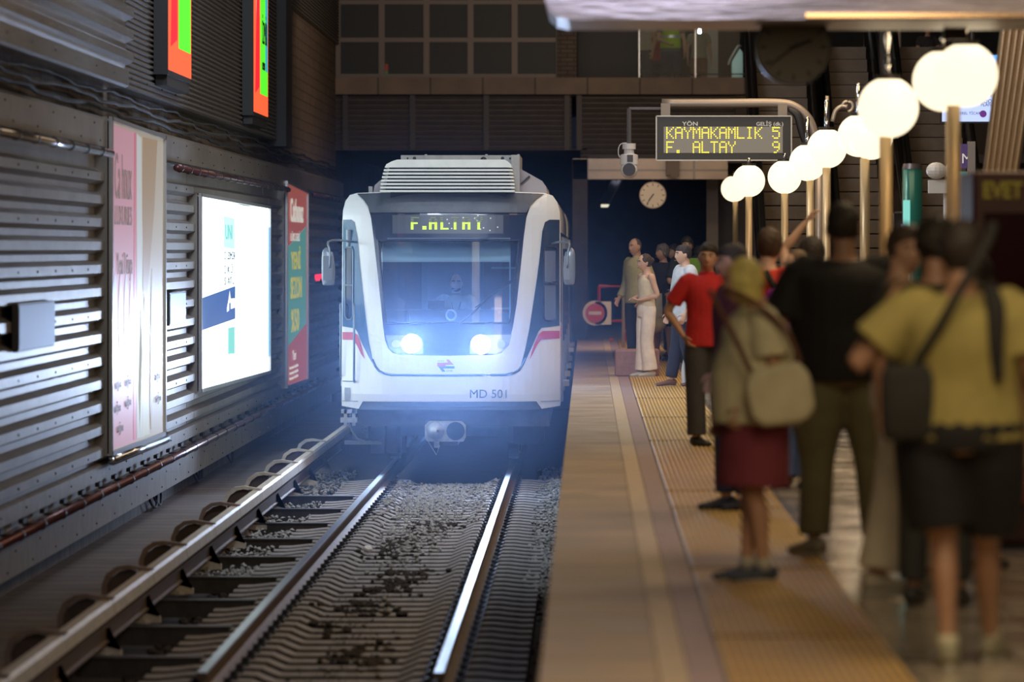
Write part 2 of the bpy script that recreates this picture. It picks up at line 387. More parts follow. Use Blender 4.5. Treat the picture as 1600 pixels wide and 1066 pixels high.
# bolts on the cladding
bm = B()
for y in [40+1.9*i for i in range(20)]:
    for z, x in ((-.90, -4.47), (-.76, -4.47), (-.48, -4.52), (2.6, -4.49), (2.75, -4.49), (3.27, -4.47)): 
        disc(bm, (x-.002, y+(.6 if z in (-.76, 2.6) else 0), z), (1, 0, 0), .010, .010, 6)
for k in range(0, 13, 2):
    for y in [40+1.5*i for i in range(22)]:
        if any(a-.3 < y < b+.3 for a, b in ((50.6, 58), (62.2, 76.8), (80, 86.8))): continue
        disc(bm, (-4.503, y, -.40+.214*k+.10), (1, 0, 0), .012, .01, 6)
tag(fin('cladding_bolts', bm, dark), 'small dark bolt heads dotted over the metal wall cladding', 'bolts', None, 'stuff')
# cable bundle in the recess
for k, (z, col) in enumerate(((2.93, (.02, .02, .022)), (3.02, (.07, .07, .075)), (3.1, (.03, .03, .03)))):
    bm = B(); tube(bm, [(-4.6+.02*math.sin(y*3+k), y, z+.02*math.sin(y*.9+k*2)+.006*math.sin(y*2.3)) for y in [36+.5*i for i in range(128)]], .022-.004*k, 6)
    tag(fin('power_cable', bm, M('cable_sheath_%d' % k, tuple(c_*.6 for c_ in col), .8)), ('lowest of the three cables in the dark gap between upper and lower cladding', 'grey middle cable in the dark gap between upper and lower cladding', 'topmost of the three cables in the dark gap between upper and lower cladding')[k], 'cable', 'cables along the left wall')
# hanging cable loops at the plinth
bm = B()
for y in (57.5, 58.1, 64, 64.4, 70):
    tube(bm, [(-4.66, y, -.9), (-4.64, y+.2, -1.08), (-4.62, y+.7, -1.17), (-4.64, y+1.1, -1.1), (-4.66, y+1.3, -.95)], .014, 6, 3)
tag(fin('loose_cables', bm, M('cable_matt', (.02, .018, .018), .9)), 'loose black cable loops hanging below the wall sill', 'cables', None, 'stuff')
pipe_m = M('red_brown_pipe', (.13, .055, .06), .28, .55, .25, 6)
def pipe(z, y0, y1, label, x=-4.40, ring=1.7, mat=None, feet=True):
    e = empty('wall_pipe', (x, y0, z)); tag(e, label, 'pipe')
    bm = B(); tube(bm, [(0, 0, 0), (0, y1-y0, 0)], .040, 12); fin('pipe_run', bm, mat or pipe_m, e, True)
    k = 0
    while .4+ring*k < y1-y0:
        y = .4+ring*k; k += 1
        bm = B(); disc(bm, (0, y, 0), (0, 1, 0), .046, .05, 14)
        if feet:
            box(bm, -.15, -.02, y+.0, y+.05, -.012, .012); box(bm, -.17, -.13, y-.12, y+.17, .01, .05)
        fin('pipe_clamp', bm, dark, e)
pipe(-.62, 40, 92, 'dark red pipe clamped low along the left wall above the sill')
pipe(2.48, 40, 50.2, 'shiny pipe high on the wall before the pink billboard', ring=1.45, mat=M('shiny_pipe', (.5, .5, .55), .15, .9), feet=False)
pipe(2.47, 58.3, 80.0, 'dark red pipe high on the wall between the pink and red billboards', ring=1.3, feet=False)
pipe(2.47, 87.5, 99, 'dark red pipe high on the wall beyond the red billboard', ring=1.3, feet=False)
# flush metal boxes
for y0, y1, z0, z1, lab in ((42.5, 45.4, .79, 1.17, 'long brushed steel box on the wall nearest the camera'), (57.9, 60.2, .78, 1.13, 'small brushed steel box on the wall right of the pink billboard')):
    e = empty('junction_box', (-4.45, y0, z0)); tag(e, lab, 'box')
    bm = B(); box(bm, -.045, .0, 0, y1-y0, 0, z1-z0); fin('housing', bm, M('box_side', (.05, .05, .055), .5, .3), e)
    bm = B(); box(bm, .001, .008, .03, y1-y0-.03, .015, z1-z0-.015); fin('front_plate', bm, M('brushed_plate', (.20, .25, .36), .5, .9, .1, 4, stretch=(1, 8, .3)), e)

# ------------------------------------------------------------------ billboards
frame_m = M('billboard_frame', (.25, .225, .20), .5, .4, .12, 4)
def billboard(Y0, Y1, z0, z1, z0b, z1b, label, side=.16, fx=-4.45):
    e = empty('billboard', (fx, Y0, 0)); tag(e, label, 'billboard', 'billboards on the left wall')
    L_ = Y1-Y0
    bm = B(); prism(bm, [(0, z0), (L_, z0b), (L_, z1b), (0, z1)], -side, -.012, 'YZ'); fin('light_box', bm, frame_m, e)
    bm = B()
    obox(bm, (0, 0, z1-.02), (0, L_, z1b-.02), .05, .04); obox(bm, (0, 0, z0+.02), (0, L_, z0b+.02), .05, .04)
    box(bm, -.025, .025, 0, .09, z0, z1); box(bm, -.025, .025, L_-.09, L_, z0b, z1b)
    fin('frame', bm, M('frame_edge', (.5, .5, .52), .3, .7), e)
    return e, L_
def face_text(body, e, y, z, size, mat, xs=1.0, x=.012, bold=0):
    return text(body, (x, y, z), size, mat, e, rot=(PI/2, 0, PI/2), ex=.002, xs=xs, bold=bold)
def band(name, e, poly, mat, x=-.006, t=.008):
    bm = B(); prism(bm, poly, x, x+t, 'YZ'); return fin(name, bm, mat, e)
# 1: pink
e, L_ = billboard(50.7, 57.2, -.33, 2.835, -.36, 2.79, 'tall pink and cream backlit billboard, nearest on the left wall', side=.155)
band('poster_ground', e, [(.09, -.29), (L_-.09, -.32), (L_-.09, 2.75), (.09, 2.79)], Memit('poster_cream', (.62, .54, .43), .42), -.012)
band('pink_panel', e, [(.12, -.27), (2.9, -.3), (2.9, 2.74), (.12, 2.77)], Memit('poster_pink', (.72, .36, .44), .48), -.002, .004)
band('magenta_line', e, [(2.55, -.27), (2.9, -.28), (2.9, 2.74), (2.65, 2.74)], Memit('poster_rose', (.75, .22, .30), .45), .003, .003)
band('white_column', e, [(2.95, -.27), (3.9, -.28), (3.5, 2.7), (2.95, 2.74)], Memit('poster_white', (.66, .68, .66), .5), .003, .003)
band('hair_column', e, [(3.6, 1.2), (4.1, 1.0), (5.1, 2.0), (5.5, 2.72), (3.7, 2.72)], Memit('poster_tan', (.50, .34, .20), .42), .003, .003)
band('fold_shade', e, [(4.55, .0), (4.7, -.24), (5.0, .3), (4.8, 1.4)], Memit('poster_fold', (.48, .36, .28), .4), .003, .003)
band('fold_shade', e, [(3.1, .2), (3.3, -.24), (3.6, .6), (3.35, 1.1)], Memit('poster_fold2', (.50, .52, .40), .4), .003, .003)
band('pale_robe', e, [(3.6, -.27), (4.5, -.28), (4.3, .9), (3.9, 1.2), (3.7, .5)], Memit('poster_robe', (.66, .66, .52), .5), .004, .003)
for k in range(4):
    pts = [(.45+.62*k+.24*math.cos(a), .95+.42*math.sin(a)) for a in [2*PI*i/16 for i in range(16)]]
    band('oval_motif', e, pts, Memit('poster_oval%d' % (k % 2), ((.60, .55, .68), (.66, .48, .58))[k % 2], .5), .006, .003)
br = Memit('poster_brown_ink', (.42, .28, .26), .3)
face_text('Ca hnux', e, .35, 2.08, .62, br, .9); face_text('LUXURIES', e, .35, 1.83, .26, br, 1.7); face_text('Yeni Dünya', e, .6, 1.36, .3, br, 1.25)
for yy, zz in ((.4, .28), (1.5, .28), (.3, .06), (1.5, .08), (.6, -.14), (5.1, .25), (5.2, .02)):
    face_text('mağaza', e, yy, zz, .13, Memit('poster_grey_ink', (.42, .34, .38), .25), 1.8)
bm = B(); tube(bm, [(.02, 0, -.375), (.02, L_, -.40)], .045, 10); fin('bottom_roll', bm, M('chrome_roll', (.65, .68, .75), .15, 1), e, True)
# 2: white
e, L_ = billboard(62.4, 76.1, -.05, 2.24, -.14, 2.20, 'glowing white backlit billboard with a blue block, middle of the left wall', side=.13)
band('poster_ground', e, [(.05, -.03), (L_-.05, -.12), (L_-.05, 2.17), (L_*.6, 2.16), (.05, 2.23)], Memit('poster_bright', (.82, .97, 1.0), 2.6), -.012)
band('blue_block', e, [(.15, .66), (6.2, .72), (6.2, 1.13), (.15, 1.03)], Memit('poster_blue', (.07, .19, .60), .62), .001)
band('teal_block', e, [(4.9, .30), (6.1, .28), (6.1, .62), (4.9, .62)], Memit('poster_teal', (.25, .86, .78), .75), .001)
band('teal_block', e, [(4.1, 1.62), (6.1, 1.60), (6.1, 1.98), (4.1, 2.0)], Memit('poster_pale_teal', (.62, .98, .95), .92), .001)
band('white_emblem', e, [(4.6, .82), (5.0, .84), (5.0, .93), (5.3, .93), (5.3, .85), (6.1, .86), (6.1, .98), (5.3, .98), (5.1, 1.08), (4.9, .98), (4.6, .88)], Memit('poster_em', (.9, 1, 1), 1.3), .008, .003)
ink = M('poster_dark_ink', (.02, .05, .12), .6)
for zz, s in ((1.47, 'İ  ZMİR'), (1.30, 'İ  K Ü'), (1.16, 'S  AT L')): face_text(s, e, 4.1, zz, .13, ink, 4.6)
face_text('UNI', e, 4.25, 1.72, .26, Memit('poster_t2', (.2, .8, .78), .7), 3.0, .012)
band('blue_edge', e, [(L_-.32, .1), (L_-.1, .1), (L_-.1, 1.9), (L_-.32, 1.9)], Memit('poster_edge', (.2, .55, .95), 1.0), .001)
# 3: red
e, L_ = billboard(80.3, 86.4, -.46, 2.61, -.50, 2.52, 'red and teal billboard with yellow lettering, farthest on the left wall', side=.15)
band('poster_ground', e, [(.09, -.42), (L_-.09, -.46), (L_-.09, 2.49), (.09, 2.57)], Memit('poster_red', (.66, .16, .12), .38), -.012)
band('teal_panel', e, [(.35, .15), (L_-.5, .42), (L_-.5, 1.95), (.35, 1.62)], Memit('poster_green', (.16, .48, .42), .42), .001)
wh = Memit('poster_wh', (.85, .8, .72), .6); yl = Memit('poster_ye', (.75, .66, .10), .5)
face_text('Cathunaz', e, 1.0, 2.02, .48, wh, 2.0, .012, .012); face_text('LÜKS SERİ', e, 1.0, 1.72, .17, wh, 3.4, .012)
face_text('YENİ', e, 1.2, 1.30, .36, yl, 3.2, .012, .01); face_text('SEZON', e, 1.0, .86, .44, yl, 2.3, .012, .01); face_text('%50', e, 1.2, .36, .46, yl, 2.9, .012, .01)
face_text('Yeri', e, 1.6, -.08, .22, wh, 2.6, .012)
for k in range(3): face_text('kampanya koşulları', e, .7, -.2-.08*k, .07, wh, 4.6, .012)
# LED strip screens high on the wall
for Y0, Y1, zb, lab in ((56.7, 59.9, 3.47, 'nearer of the two red and green screens high on the left wall'), (71.2, 74.3, 3.40, 'farther of the two red and green screens high on the left wall')):
    e = empty('advertising_screen', (-4.36, Y0, zb)); tag(e, lab, 'screen', 'led screens high on the left wall'); L_ = Y1-Y0; H_ = 2.9
    bm = B(); box(bm, -.158, -.01, -.05, L_+.05, -.05, H_+.05); box(bm, -.15, -.03, .1, L_+.1, -.16, -.05); fin('casing', bm, M('screen_casing', (.012, .012, .013), .5), e)
    band('display', e, [(0, 0), (L_, 0), (L_, H_), (0, H_)], Memit('led_orange', (1.0, .12, .04), 1.15), -.011)
    band('green_field', e, [(L_*.42, .27), (L_*.95, .27), (L_*.95, H_), (L_*.42, H_)], Memit('led_green', (.10, .85, .03), 1.1), -.002, .003)
    band('pale_ribbon', e, [(L_*.15, .9), (L_*.36, 1.3), (L_*.36, H_), (L_*.1, H_)], Memit('led_pink', (1.0, .45, .42), .9), -.002, .003)
    band('red_ribbon', e, [(L_*.06, .25), (L_*.34, .35), (L_*.34, 1.5), (L_*.2, 2.2)], Memit('led_red', (1.0, .02, .04), 1.0), .0, .003)
    band('blue_block', e, [(L_*.78, 1.5 if Y0 < 60 else .6), (L_*.93, 1.5 if Y0 < 60 else .6), (L_*.93, 2.7 if Y0 < 60 else 1.7), (L_*.78, 2.7 if Y0 < 60 else 1.7)], Memit('led_blue', (.03, .45, .6), .9), .001, .003)
    face_text('İZMİR', e, L_*.5, 1.55 if Y0 < 60 else .95, .42, M('led_black', (.01, .03, .01), .5), .9); face_text('metro', e, L_*.5, 1.05 if Y0 < 60 else .6, .22, MATS['led_black'], 1.1)
# red text sign beyond the third billboard
e = empty('red_led_sign', (-4.45, 88.5, 1.05)); tag(e, 'small red glowing sign on the dark wall left of the train', 'sign')
bm = B(); box(bm, -.08, 0, 0, 4.5, -.02, .16); fin('casing', bm, dark, e)
bm = B()
for i in range(26):
    if i % 4: box(bm, .0, .006, .15+i*.165, .27+i*.165, .02+.03*(i % 3), .13)
fin('lit_characters', bm, Memit('led_sign_red', (1, .02, .06), 1.6), e)

# ------------------------------------------------------------------ platform
slab = Mbrick('edge_slab', (.50, .375, .265), (.43, .325, .235), (.22, .165, .13), 3.0, 1.25, .03, 'XY', .5, .25, 0, rvar=.12, shift=(1.0, 0))
tile = Mbrick('hall_tile', (.52, .44, .35), (.47, .39, .31), (.25, .20, .16), .62, .62, .01, 'XY', .16, .1, 0, rvar=.08)
pink = M('rose_granite', (.36, .25, .24), .45, 0, .22, 8); beige = M('beige_strip', (.55, .42, .29), .5, 0, .18, 6)
tact = M('tactile_yellow', (.60, .35, .055), .5, 0, .25, 3)
YE = 96.3
bm = B(); box(bm, -.17, 9, 14, YE, -1.6, -.02); box(bm, -.17, -.16, 14, YE, -.1, -.02)
struct(fin('floor_platform_base', bm, M('platform_wall', (.07, .065, .06), .8, 0, .4, 4)))
for nm, x0, x1, m_ in (('floor_edge', -.18, .27, slab), ('floor_beige_strip', .27, .385, beige), ('floor_rose_strip', .385, .515, pink), ('floor_hall', 1.21, 9, tile)):
    bm = B(); box(bm, x0, x1-.004, 14, YE, -.02, 0); struct(fin(nm, bm, m_))
bm = B(); box(bm, .515, 1.206, 14, YE, -.02, -.001)
struct(fin('floor_tactile_base', bm, M('tactile_dirt', (.20, .125, .05), .6, 0, .3, 4)))
bm = B(); nr = 20
for i in range(nr):
    x = .54+i*.0345; w0 = .0095
    v = [bm.verts.new((x+a, y, z)) for y in (14, YE) for a, z in ((-w0-.003, -.001), (-w0+.002, .0055), (w0-.002, .0055), (w0+.003, -.001))]
    for k in range(3): bm.faces.new((v[k], v[k+1], v[5+k], v[4+k]))
    bm.faces.new(v[:4]); bm.faces.new(v[4:])
struct(fin('floor_tactile_strip', bm, tact))
bm = B()
for y in (35.9, 45.3, 51.6, 58.2, 33.6, 27.2, 22.4):
    box(bm, .515, 1.206, y, y+.05, -.001, .0062)
struct(fin('trim_4', bm, M('joint_dark', (.12, .08, .05), .7)))
# granite block at the platform edge
bm = B(); box(bm, 0, .56, 0, .9, 0, .33); o = fin('stone_bench', bm, M('rose_stone', (.36, .20, .17), .6, 0, .2, 14, .1, 60), bevel=.02); o.location = (.345, 68.3, 0)
tag(o, 'low rose stone block standing on the platform behind the woman in white', 'bench')
# end fence and no-entry disc
e = empty('end_gate', (.55, 94.5, 0)); tag(e, 'red tubular barrier gate at the far end of the platform', 'gate')
bm = B(); tube(bm, [(-.35, 0, .95), (.1, 0, .95), (.1, 0, 0)], .035, 8); tube(bm, [(-.35, 0, .95), (-.35, 0, .35), (.1, 0, .35)], .028, 8); fin('gate_frame', bm, M('red_paint', (.42, .03, .05), .45), e)
e2 = empty('no_entry_sign', (.13, 94.0, .49)); tag(e2, 'round red no entry sign on a white plate on the end gate', 'sign')
bm = B(); disc(bm, (0, .02, 0), (0, 1, 0), .215, .03, 28); box(bm, 0, .28, .02, .05, -.2, .2); fin('plate', bm, M('sign_white', (.7, .62, .6), .5), e2)
bm = B(); disc(bm, (0, 0, 0), (0, 1, 0), .165, .02, 28); fin('red_disc', bm, M('sign_red', (.5, .03, .04), .5), e2)
bm = B(); box(bm, -.11, .11, -.008, 0, -.028, .028); fin('white_bar', bm, MATS['sign_white'], e2)
bm = B(); box(bm, .25, .31, .02, .42, -.48, -.43); fin('foot_bracket', bm, MATS['red_paint'], e2)
e = empty('hand_barrier', (.85, 88, 0)); tag(e, 'silver tube barrier standing behind the woman in white', 'barrier')
bm = B(); tube(bm, [(-.27, 0, 0), (-.27, 0, .98), (-.24, 0, 1.03), (.5, 0, 1.03), (.53, 0, .98), (.53, 0, 0)], .025, 8); tube(bm, [(-.27, 0, .28), (.53, 0, .28)], .02, 8)
fin('barrier_frame', bm, galv, e, True)
# ------------------------------------------------------------------ far wall, gallery and hall
stone_b = Mbrick('gallery_stone', (.26, .185, .14), (.23, .165, .125), (.10, .07, .055), .96, 3, .018, 'XZ', .6, .3, 0)
YB = 100.0
def PX(px, Y=YB): return (px-918)/F*Y
def PZ(py, Y=YB): return 1.6-(py-389)/F*Y
bm = B(); box(bm, PX(516), PX(1183), YB-.3, YB+.3, PZ(148), PZ(122)); struct(fin('trim_5', bm, stone_b))
bm = B(); box(bm, PX(516), PX(1600), YB+.3, YB+16, PZ(150), PZ(146)); struct(fin('floor_gallery', bm, M('gallery_floor', (.2, .18, .16), .6)))
louv = M('louver_metal', (.105, .085, .075), .5, .4, .2, 5)
def louvers(x0, x1, z0, z1, y, name='wall_front_louvers'):
    bm = B(); z = z0
    while z < z1-.02:
        v = [bm.verts.new(p) for p in ((x0, y, z), (x1, y, z), (x1, y+.03, z+.065), (x0, y+.03, z+.065), (x0, y+.1, z+.065), (x1, y+.1, z+.065), (x0, y+.1, z), (x1, y+.1, z))]
        for f in ((0,1,2,3), (3,2,5,4), (0,3,4,6), (1,7,5,2), (0,6,7,1)): bm.faces.new([v[k] for k in f])
        z += .095
    box(bm, x0, x1, y+.1, y+.14, z0, z1)
    return struct(fin(name, bm, louv))
louvers(PX(516), PX(893), PZ(235), PZ(148), YB-.1)
louvers(PX(907), PX(1290), PZ(248), PZ(148), YB-.1)
bm = B()
for px in (540, 645, 760, 886, 905):
    box(bm, PX(px)-.05, PX(px)+.05, YB-.16, YB-.09, PZ(235), PZ(148))
struct(fin('trim_6', bm, M('louver_post', (.05, .042, .04), .5, .4)))
# tunnel walls beyond the louvers
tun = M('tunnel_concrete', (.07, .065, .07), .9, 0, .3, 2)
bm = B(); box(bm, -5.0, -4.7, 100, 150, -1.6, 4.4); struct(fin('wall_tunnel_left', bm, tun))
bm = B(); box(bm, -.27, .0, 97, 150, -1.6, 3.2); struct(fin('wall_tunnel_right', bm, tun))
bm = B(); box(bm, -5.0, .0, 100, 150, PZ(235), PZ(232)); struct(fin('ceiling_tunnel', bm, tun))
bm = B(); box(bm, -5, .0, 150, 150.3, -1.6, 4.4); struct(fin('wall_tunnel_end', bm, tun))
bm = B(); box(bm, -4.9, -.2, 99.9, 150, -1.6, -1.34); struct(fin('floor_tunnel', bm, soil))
# beam over the platform
bm = B(); box(bm, PX(895, 97), PX(1137, 97), 97, 98, PZ(280, 97), PZ(248, 97)); struct(fin('ceiling_beam', bm, Mbrick('polished_beam', (.52, .36, .24), (.50, .34, .23), (.2, .13, .09), 1.9, 3, .02, 'XZ', .18, .1, 0)))
# dark passage behind
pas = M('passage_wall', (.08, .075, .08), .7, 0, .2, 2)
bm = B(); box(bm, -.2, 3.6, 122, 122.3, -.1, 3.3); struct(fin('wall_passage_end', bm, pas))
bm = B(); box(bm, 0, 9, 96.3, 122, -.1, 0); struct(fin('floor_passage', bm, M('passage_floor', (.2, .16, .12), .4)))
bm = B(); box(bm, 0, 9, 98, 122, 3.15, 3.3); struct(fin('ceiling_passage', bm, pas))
for px0, px1, Y, c in ((1104, 1122, 99, (.22, .19, .165)), (1122, 1150, 101, (.15, .13, .115))):
    bm = B(); box(bm, PX(px0, Y), PX(px1, Y), Y, Y+.5, 0, PZ(280, Y)+.3); struct(fin('wall_passage_pier', bm, M('pier_%d' % px0, c, .7, 0, .15, 3)))
e = empty('strip_light', (PX(957, 104), 104, PZ(300, 104))); tag(e, 'slanting fluorescent strip light under the beam left of the small clock', 'light')
bm = B(); obox(bm, (-.16, -1.5, -.28), (.13, 5, .26), .13, .05); fin('lit_tube', bm, Memit('strip_glow', (.9, .85, .65), .9), e)
bm = B(); obox(bm, (-.16, -1.5, -.22), (.13, 5, .32), .19, .06); tube(bm, [(-.1, 0, -.16), (-.1, 0, .44)], .012, 6); tube(bm, [(.1, 4, .25), (.1, 4, .44)], .012, 6); fin('fixture', bm, dark, e)
# gallery rear wall, glazing to the left
bm = B(); box(bm, -5.0, 9, YB+12, YB+12.3, 4.4, 9); struct(fin('wall_gallery_rear', bm, M('gallery_rear', (.05, .045, .045), .8, 0, .2, 1)))
bm = B(); box(bm, -5.0, 9, YB, YB+12, 7.9, 8.2); struct(fin('ceiling_gallery', bm, pas))
mull = M('window_mullion', (.20, .16, .14), .5, .2)
wn = 0
gl_d = Mglass('gallery_glass', (.22, .24, .24), .045, .5)
xs = [527, 596, 666, 735, 804, 873]
for a, b in zip(xs, xs[1:]):
    wn += 1
    bm = B(); x0, x1 = PX(a), PX(b)
    for x in ((x0, x1) if b == 873 else (x0,)): box(bm, x-.055, x+.055, YB+.09, YB+.22, 4.7, 7.05)
    for z in (4.78, PZ(62), PZ(3), 7.0): box(bm, x0+.055, x1-.055, YB+.1, YB+.2, z-.04, z+.04)
    w_ = struct(fin('window_%d' % wn, bm, mull))
    bm = B(); box(bm, x0, x1, YB+.14, YB+.15, 4.7, 7.0); fin('pane', bm, gl_d, w_)
bm = B(); box(bm, PX(870), PX(901), YB, YB+.35, 4.7, 7.4); struct(fin('wall_gallery_pier', bm, Mbrick('pier_brick', (.16, .12, .10), (.14, .105, .09), (.07, .055, .05), .25, .08, .01, 'XZ')))
bm = B(); box(bm, PX(910), PX(998), YB+1.5, YB+1.6, 4.4, 7.0); box(bm, PX(902), PX(911), YB+1.4, YB+1.6, 4.4, 7.0)
struct(fin('door_1', bm, M('black_shutter', (.012, .011, .012), .5)))
o = empty('cone_lamp', (PX(601), YB+.9, 4.75)); tag(o, 'small red and green glowing marker behind the gallery window', 'light')
bm = B(); box(bm, -.02, .02, -.02, .02, -.32, 0); fin('stand', bm, dark, o)
bm = B(); box(bm, -.03, .03, -.03, .03, 0, .14); fin('green_end', bm, Memit('mk_g', (.05, .5, .1), 1.5), o)
bm = B(); box(bm, -.03, .03, -.03, .03, .14, .28); fin('red_end', bm, Memit('mk_r', (.8, .06, .03), 2.0), o)
o = tag(fin('cone_lamp', (lambda b: (box(b, -.03, .03, -.03, .03, -.31, .09), b)[1])(B()), Memit('mk_r2', (.8, .08, .04), 1.6)), 'small red glowing marker right of the green one behind the gallery window', 'light'); o.location = (PX(629), YB+.9, 4.75)
# glass balustrade on the gallery
gl = Mglass('rail_glass', (.90, .94, .93), 0); gl.node_tree.nodes['Math'].operation = 'MULTIPLY'; gl.node_tree.nodes['Math'].inputs[1].default_value = .2
for a, b in ((999, 1085), (1087, 1180)):
    e = empty('glass_balustrade', (PX(a), YB+.25, 4.7)); tag(e, 'clear glass railing panel on the gallery edge, ' + ('left one, before the person in the vest' if a < 1050 else 'right one, before the pale column'), 'railing', 'gallery railings')
    w_ = PX(b)-PX(a)
    bm = B(); box(bm, 0, w_, 0, .015, 0, 1.0); fin('glass_panel', bm, gl, e)
    bm = B(); box(bm, -.012, .012, -.02, .03, 0, 1.0); fin('post', bm, galv, e)
    bm = B(); tube(bm, [(0, .01, .12), (w_, .01, .12)], .012, 6); fin('lower_rail', bm, galv, e)
bm = B(); box(bm, PX(1101), PX(1128), YB+3, YB+3.4, 4.4, 7.9); struct(fin('wall_gallery_column', bm, M('pale_column', (.42, .38, .33), .6)))
bm = B(); box(bm, PX(1240), PX(1262), YB+3, YB+3.4, 4.4, 7.9); struct(fin('wall_gallery_column', bm, M('pale_column', (.42, .38, .33), .6)))
bm = B(); box(bm, PX(1398), PX(1422), YB+3, YB+3.4, 4.4, 7.9); struct(fin('wall_gallery_column', bm, MATS['pale_column']))
for k, (px, py, h_) in enumerate(((1093, 32, .34), (1093, 50, .14))):
    pass
e = empty('tube_lamp', (PX(1093, 101.5), 101.5, PZ(42, 101.5))); tag(e, 'bright white vertical tube lamp on the gallery beside the pale column', 'light')
bm = B(); tube(bm, [(0, 0, -.12), (0, 0, .12)], .03, 10); fin('lit_tube', bm, Memit('tube_white', (.85, .9, 1), 12), e)
bm = B(); tube(bm, [(0, 0, .12), (0, 0, .2)], .02, 10); tube(bm, [(0, 0, -.3), (0, 0, -.12)], .012, 8); tube(bm, [(0, 0, .2), (0, 0, 2.08)], .006, 6); fin('holder', bm, galv, e)
# blue-green escalator handrail end
e = empty('ticket_barrier', (PX(1152, 101), 101, 4.4)); tag(e, 'pale blue ribbed barrier panel with slanting top on the gallery', 'barrier')
bm = B(); prism(bm, [(-.10, 0), (.10, 0), (.10, .85), (.05, .92), (-.10, .68)], 0, .5)
fin('panel', bm, M('pale_blue_panel', (.25, .42, .48), .3, .3), e)
bm = B(); tube(bm, [(-.16, .1, .62), (-.13, .1, .72), (.02, .1, .97), (.07, .1, .96)], .022, 8, 3); fin('handrail', bm, galv, e, True)
# escalators
esc_m = M('escalator_riser', (.15, .112, .082), .5, .4, .15, 10)
def escalator(px0, px1, label):
    Ym = 80; x0 = PX(px0, Ym); x1 = PX(px1, Ym); wd = x1-x0; Ys = 73.2
    e = empty('escalator', (x0, Ys, 0)); tag(e, label, 'escalator', 'escalators rising to the gallery')
    n = 23; rise = .2; run = .346
    for i in range(n):
        bm = B(); y = i*run; z = i*rise
        box(bm, .12, wd-.12, y+.01, y+run, z+.02, z+rise)
        # vertical ribs of the riser
        nr_ = 34
        for k in range(nr_):
            x = .13+(wd-.26)*k/nr_; box(bm, x, x+(wd-.26)/nr_*.5, y, y+.012, z+.02, z+rise-.012)
        fin('step', bm, esc_m, e)
    L2 = n*run; H2 = n*rise
    for xx in (.0, wd-.12):
        bm = B(); prism(bm, [(-.6, 0), (L2+.4, H2-.25), (L2+.4, H2+.25), (0.2, .35), (-.6, .25)], xx, xx+.12, 'YZ'); fin('skirt', bm, M('escalator_skirt', (.07, .06, .058), .35, .6), e)
        bm = B(); prism(bm, [(-.5, .25), (0.2, .35), (L2+.4, H2+.25), (L2+.4, H2+1.0), (.1, 1.05), (-.5, .9)], xx+.05, xx+.07, 'YZ'); fin('balustrade', bm, M('escalator_side', (.045, .04, .042), .3, .3), e)
        bm = B(); tube(bm, [(xx+.06, -.55, .5), (xx+.06, -.62, .75), (xx+.06, -.5, .98), (xx+.06, .1, 1.08), (xx+.06, L2+.4, H2+1.05)], .04, 8, 1); fin('handrail', bm, M('black_rubber', (.015, .015, .015), .35), e, True)
    bm = B(); prism(bm, [(-.6, -.0), (L2+.4, H2-.6), (L2+.4, H2-.25), (-.3, .0)], .01, wd-.01, 'YZ'); fin('truss', bm, MATS['escalator_skirt'], e)
escalator(1168, 1272, 'escalator nearest the track, rising behind the globe lamps')
escalator(1280, 1370, 'middle escalator of three, rising behind the globe lamps')
escalator(1392, 1505, 'escalator farthest from the track, behind the large globe lamp')
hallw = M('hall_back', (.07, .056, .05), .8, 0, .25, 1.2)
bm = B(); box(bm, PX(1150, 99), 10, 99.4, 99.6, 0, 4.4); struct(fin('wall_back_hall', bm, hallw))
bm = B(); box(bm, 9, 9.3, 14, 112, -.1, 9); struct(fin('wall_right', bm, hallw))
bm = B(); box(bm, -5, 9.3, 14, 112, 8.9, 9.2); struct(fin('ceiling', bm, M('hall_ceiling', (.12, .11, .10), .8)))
for px in (1272, 1375, 1388):
    Y = 84; bm = B(); box(bm, PX(px, Y), PX(px+9, Y), Y, Y+.4, 0, 7); struct(fin('wall_hall_pier', bm, M('brown_pier', (.10, .08, .072), .45, .3, .1, 3)))
# ------------------------------------------------------------------ globe lamps
def globe_mat():
    m = Memit('opal_glass_lit', (1.0, .85, .58), 1.45); return m
gm = globe_mat(); post = M('lamp_post_cream', (.60, .42, .22), .35, .3); chrome = M('chrome', (.7, .7, .7), .12, 1)
lamps = [(1509,117,50.5,1490,'largest globe lamp, nearest the camera at the right'), (1474,126,48.3,1488,'globe lamp half hidden behind the largest one'), (1388,168,47.5,1384,'globe lamp second from the right on a tall cream post'),
 (1361,215,34.5,1351,'globe lamp touching the one second from the right, behind its lower left'), (1342,212,33.3,1352,'left globe of the overlapping pair under the second largest lamp'), (1292,232,31,1291.5,'globe lamp just right of the departure display'), (1262,254,29,1266,'globe lamp hidden behind the one right of the departure display'),
 (1226,276.6,26.5,1226,'single small globe lamp below the right corner of the departure display'), (1170,282.5,25.5,1170,'larger of the two small globes below the departure display'), (1147,295,20.5,1149,'smallest and leftmost globe lamp below the departure display')]
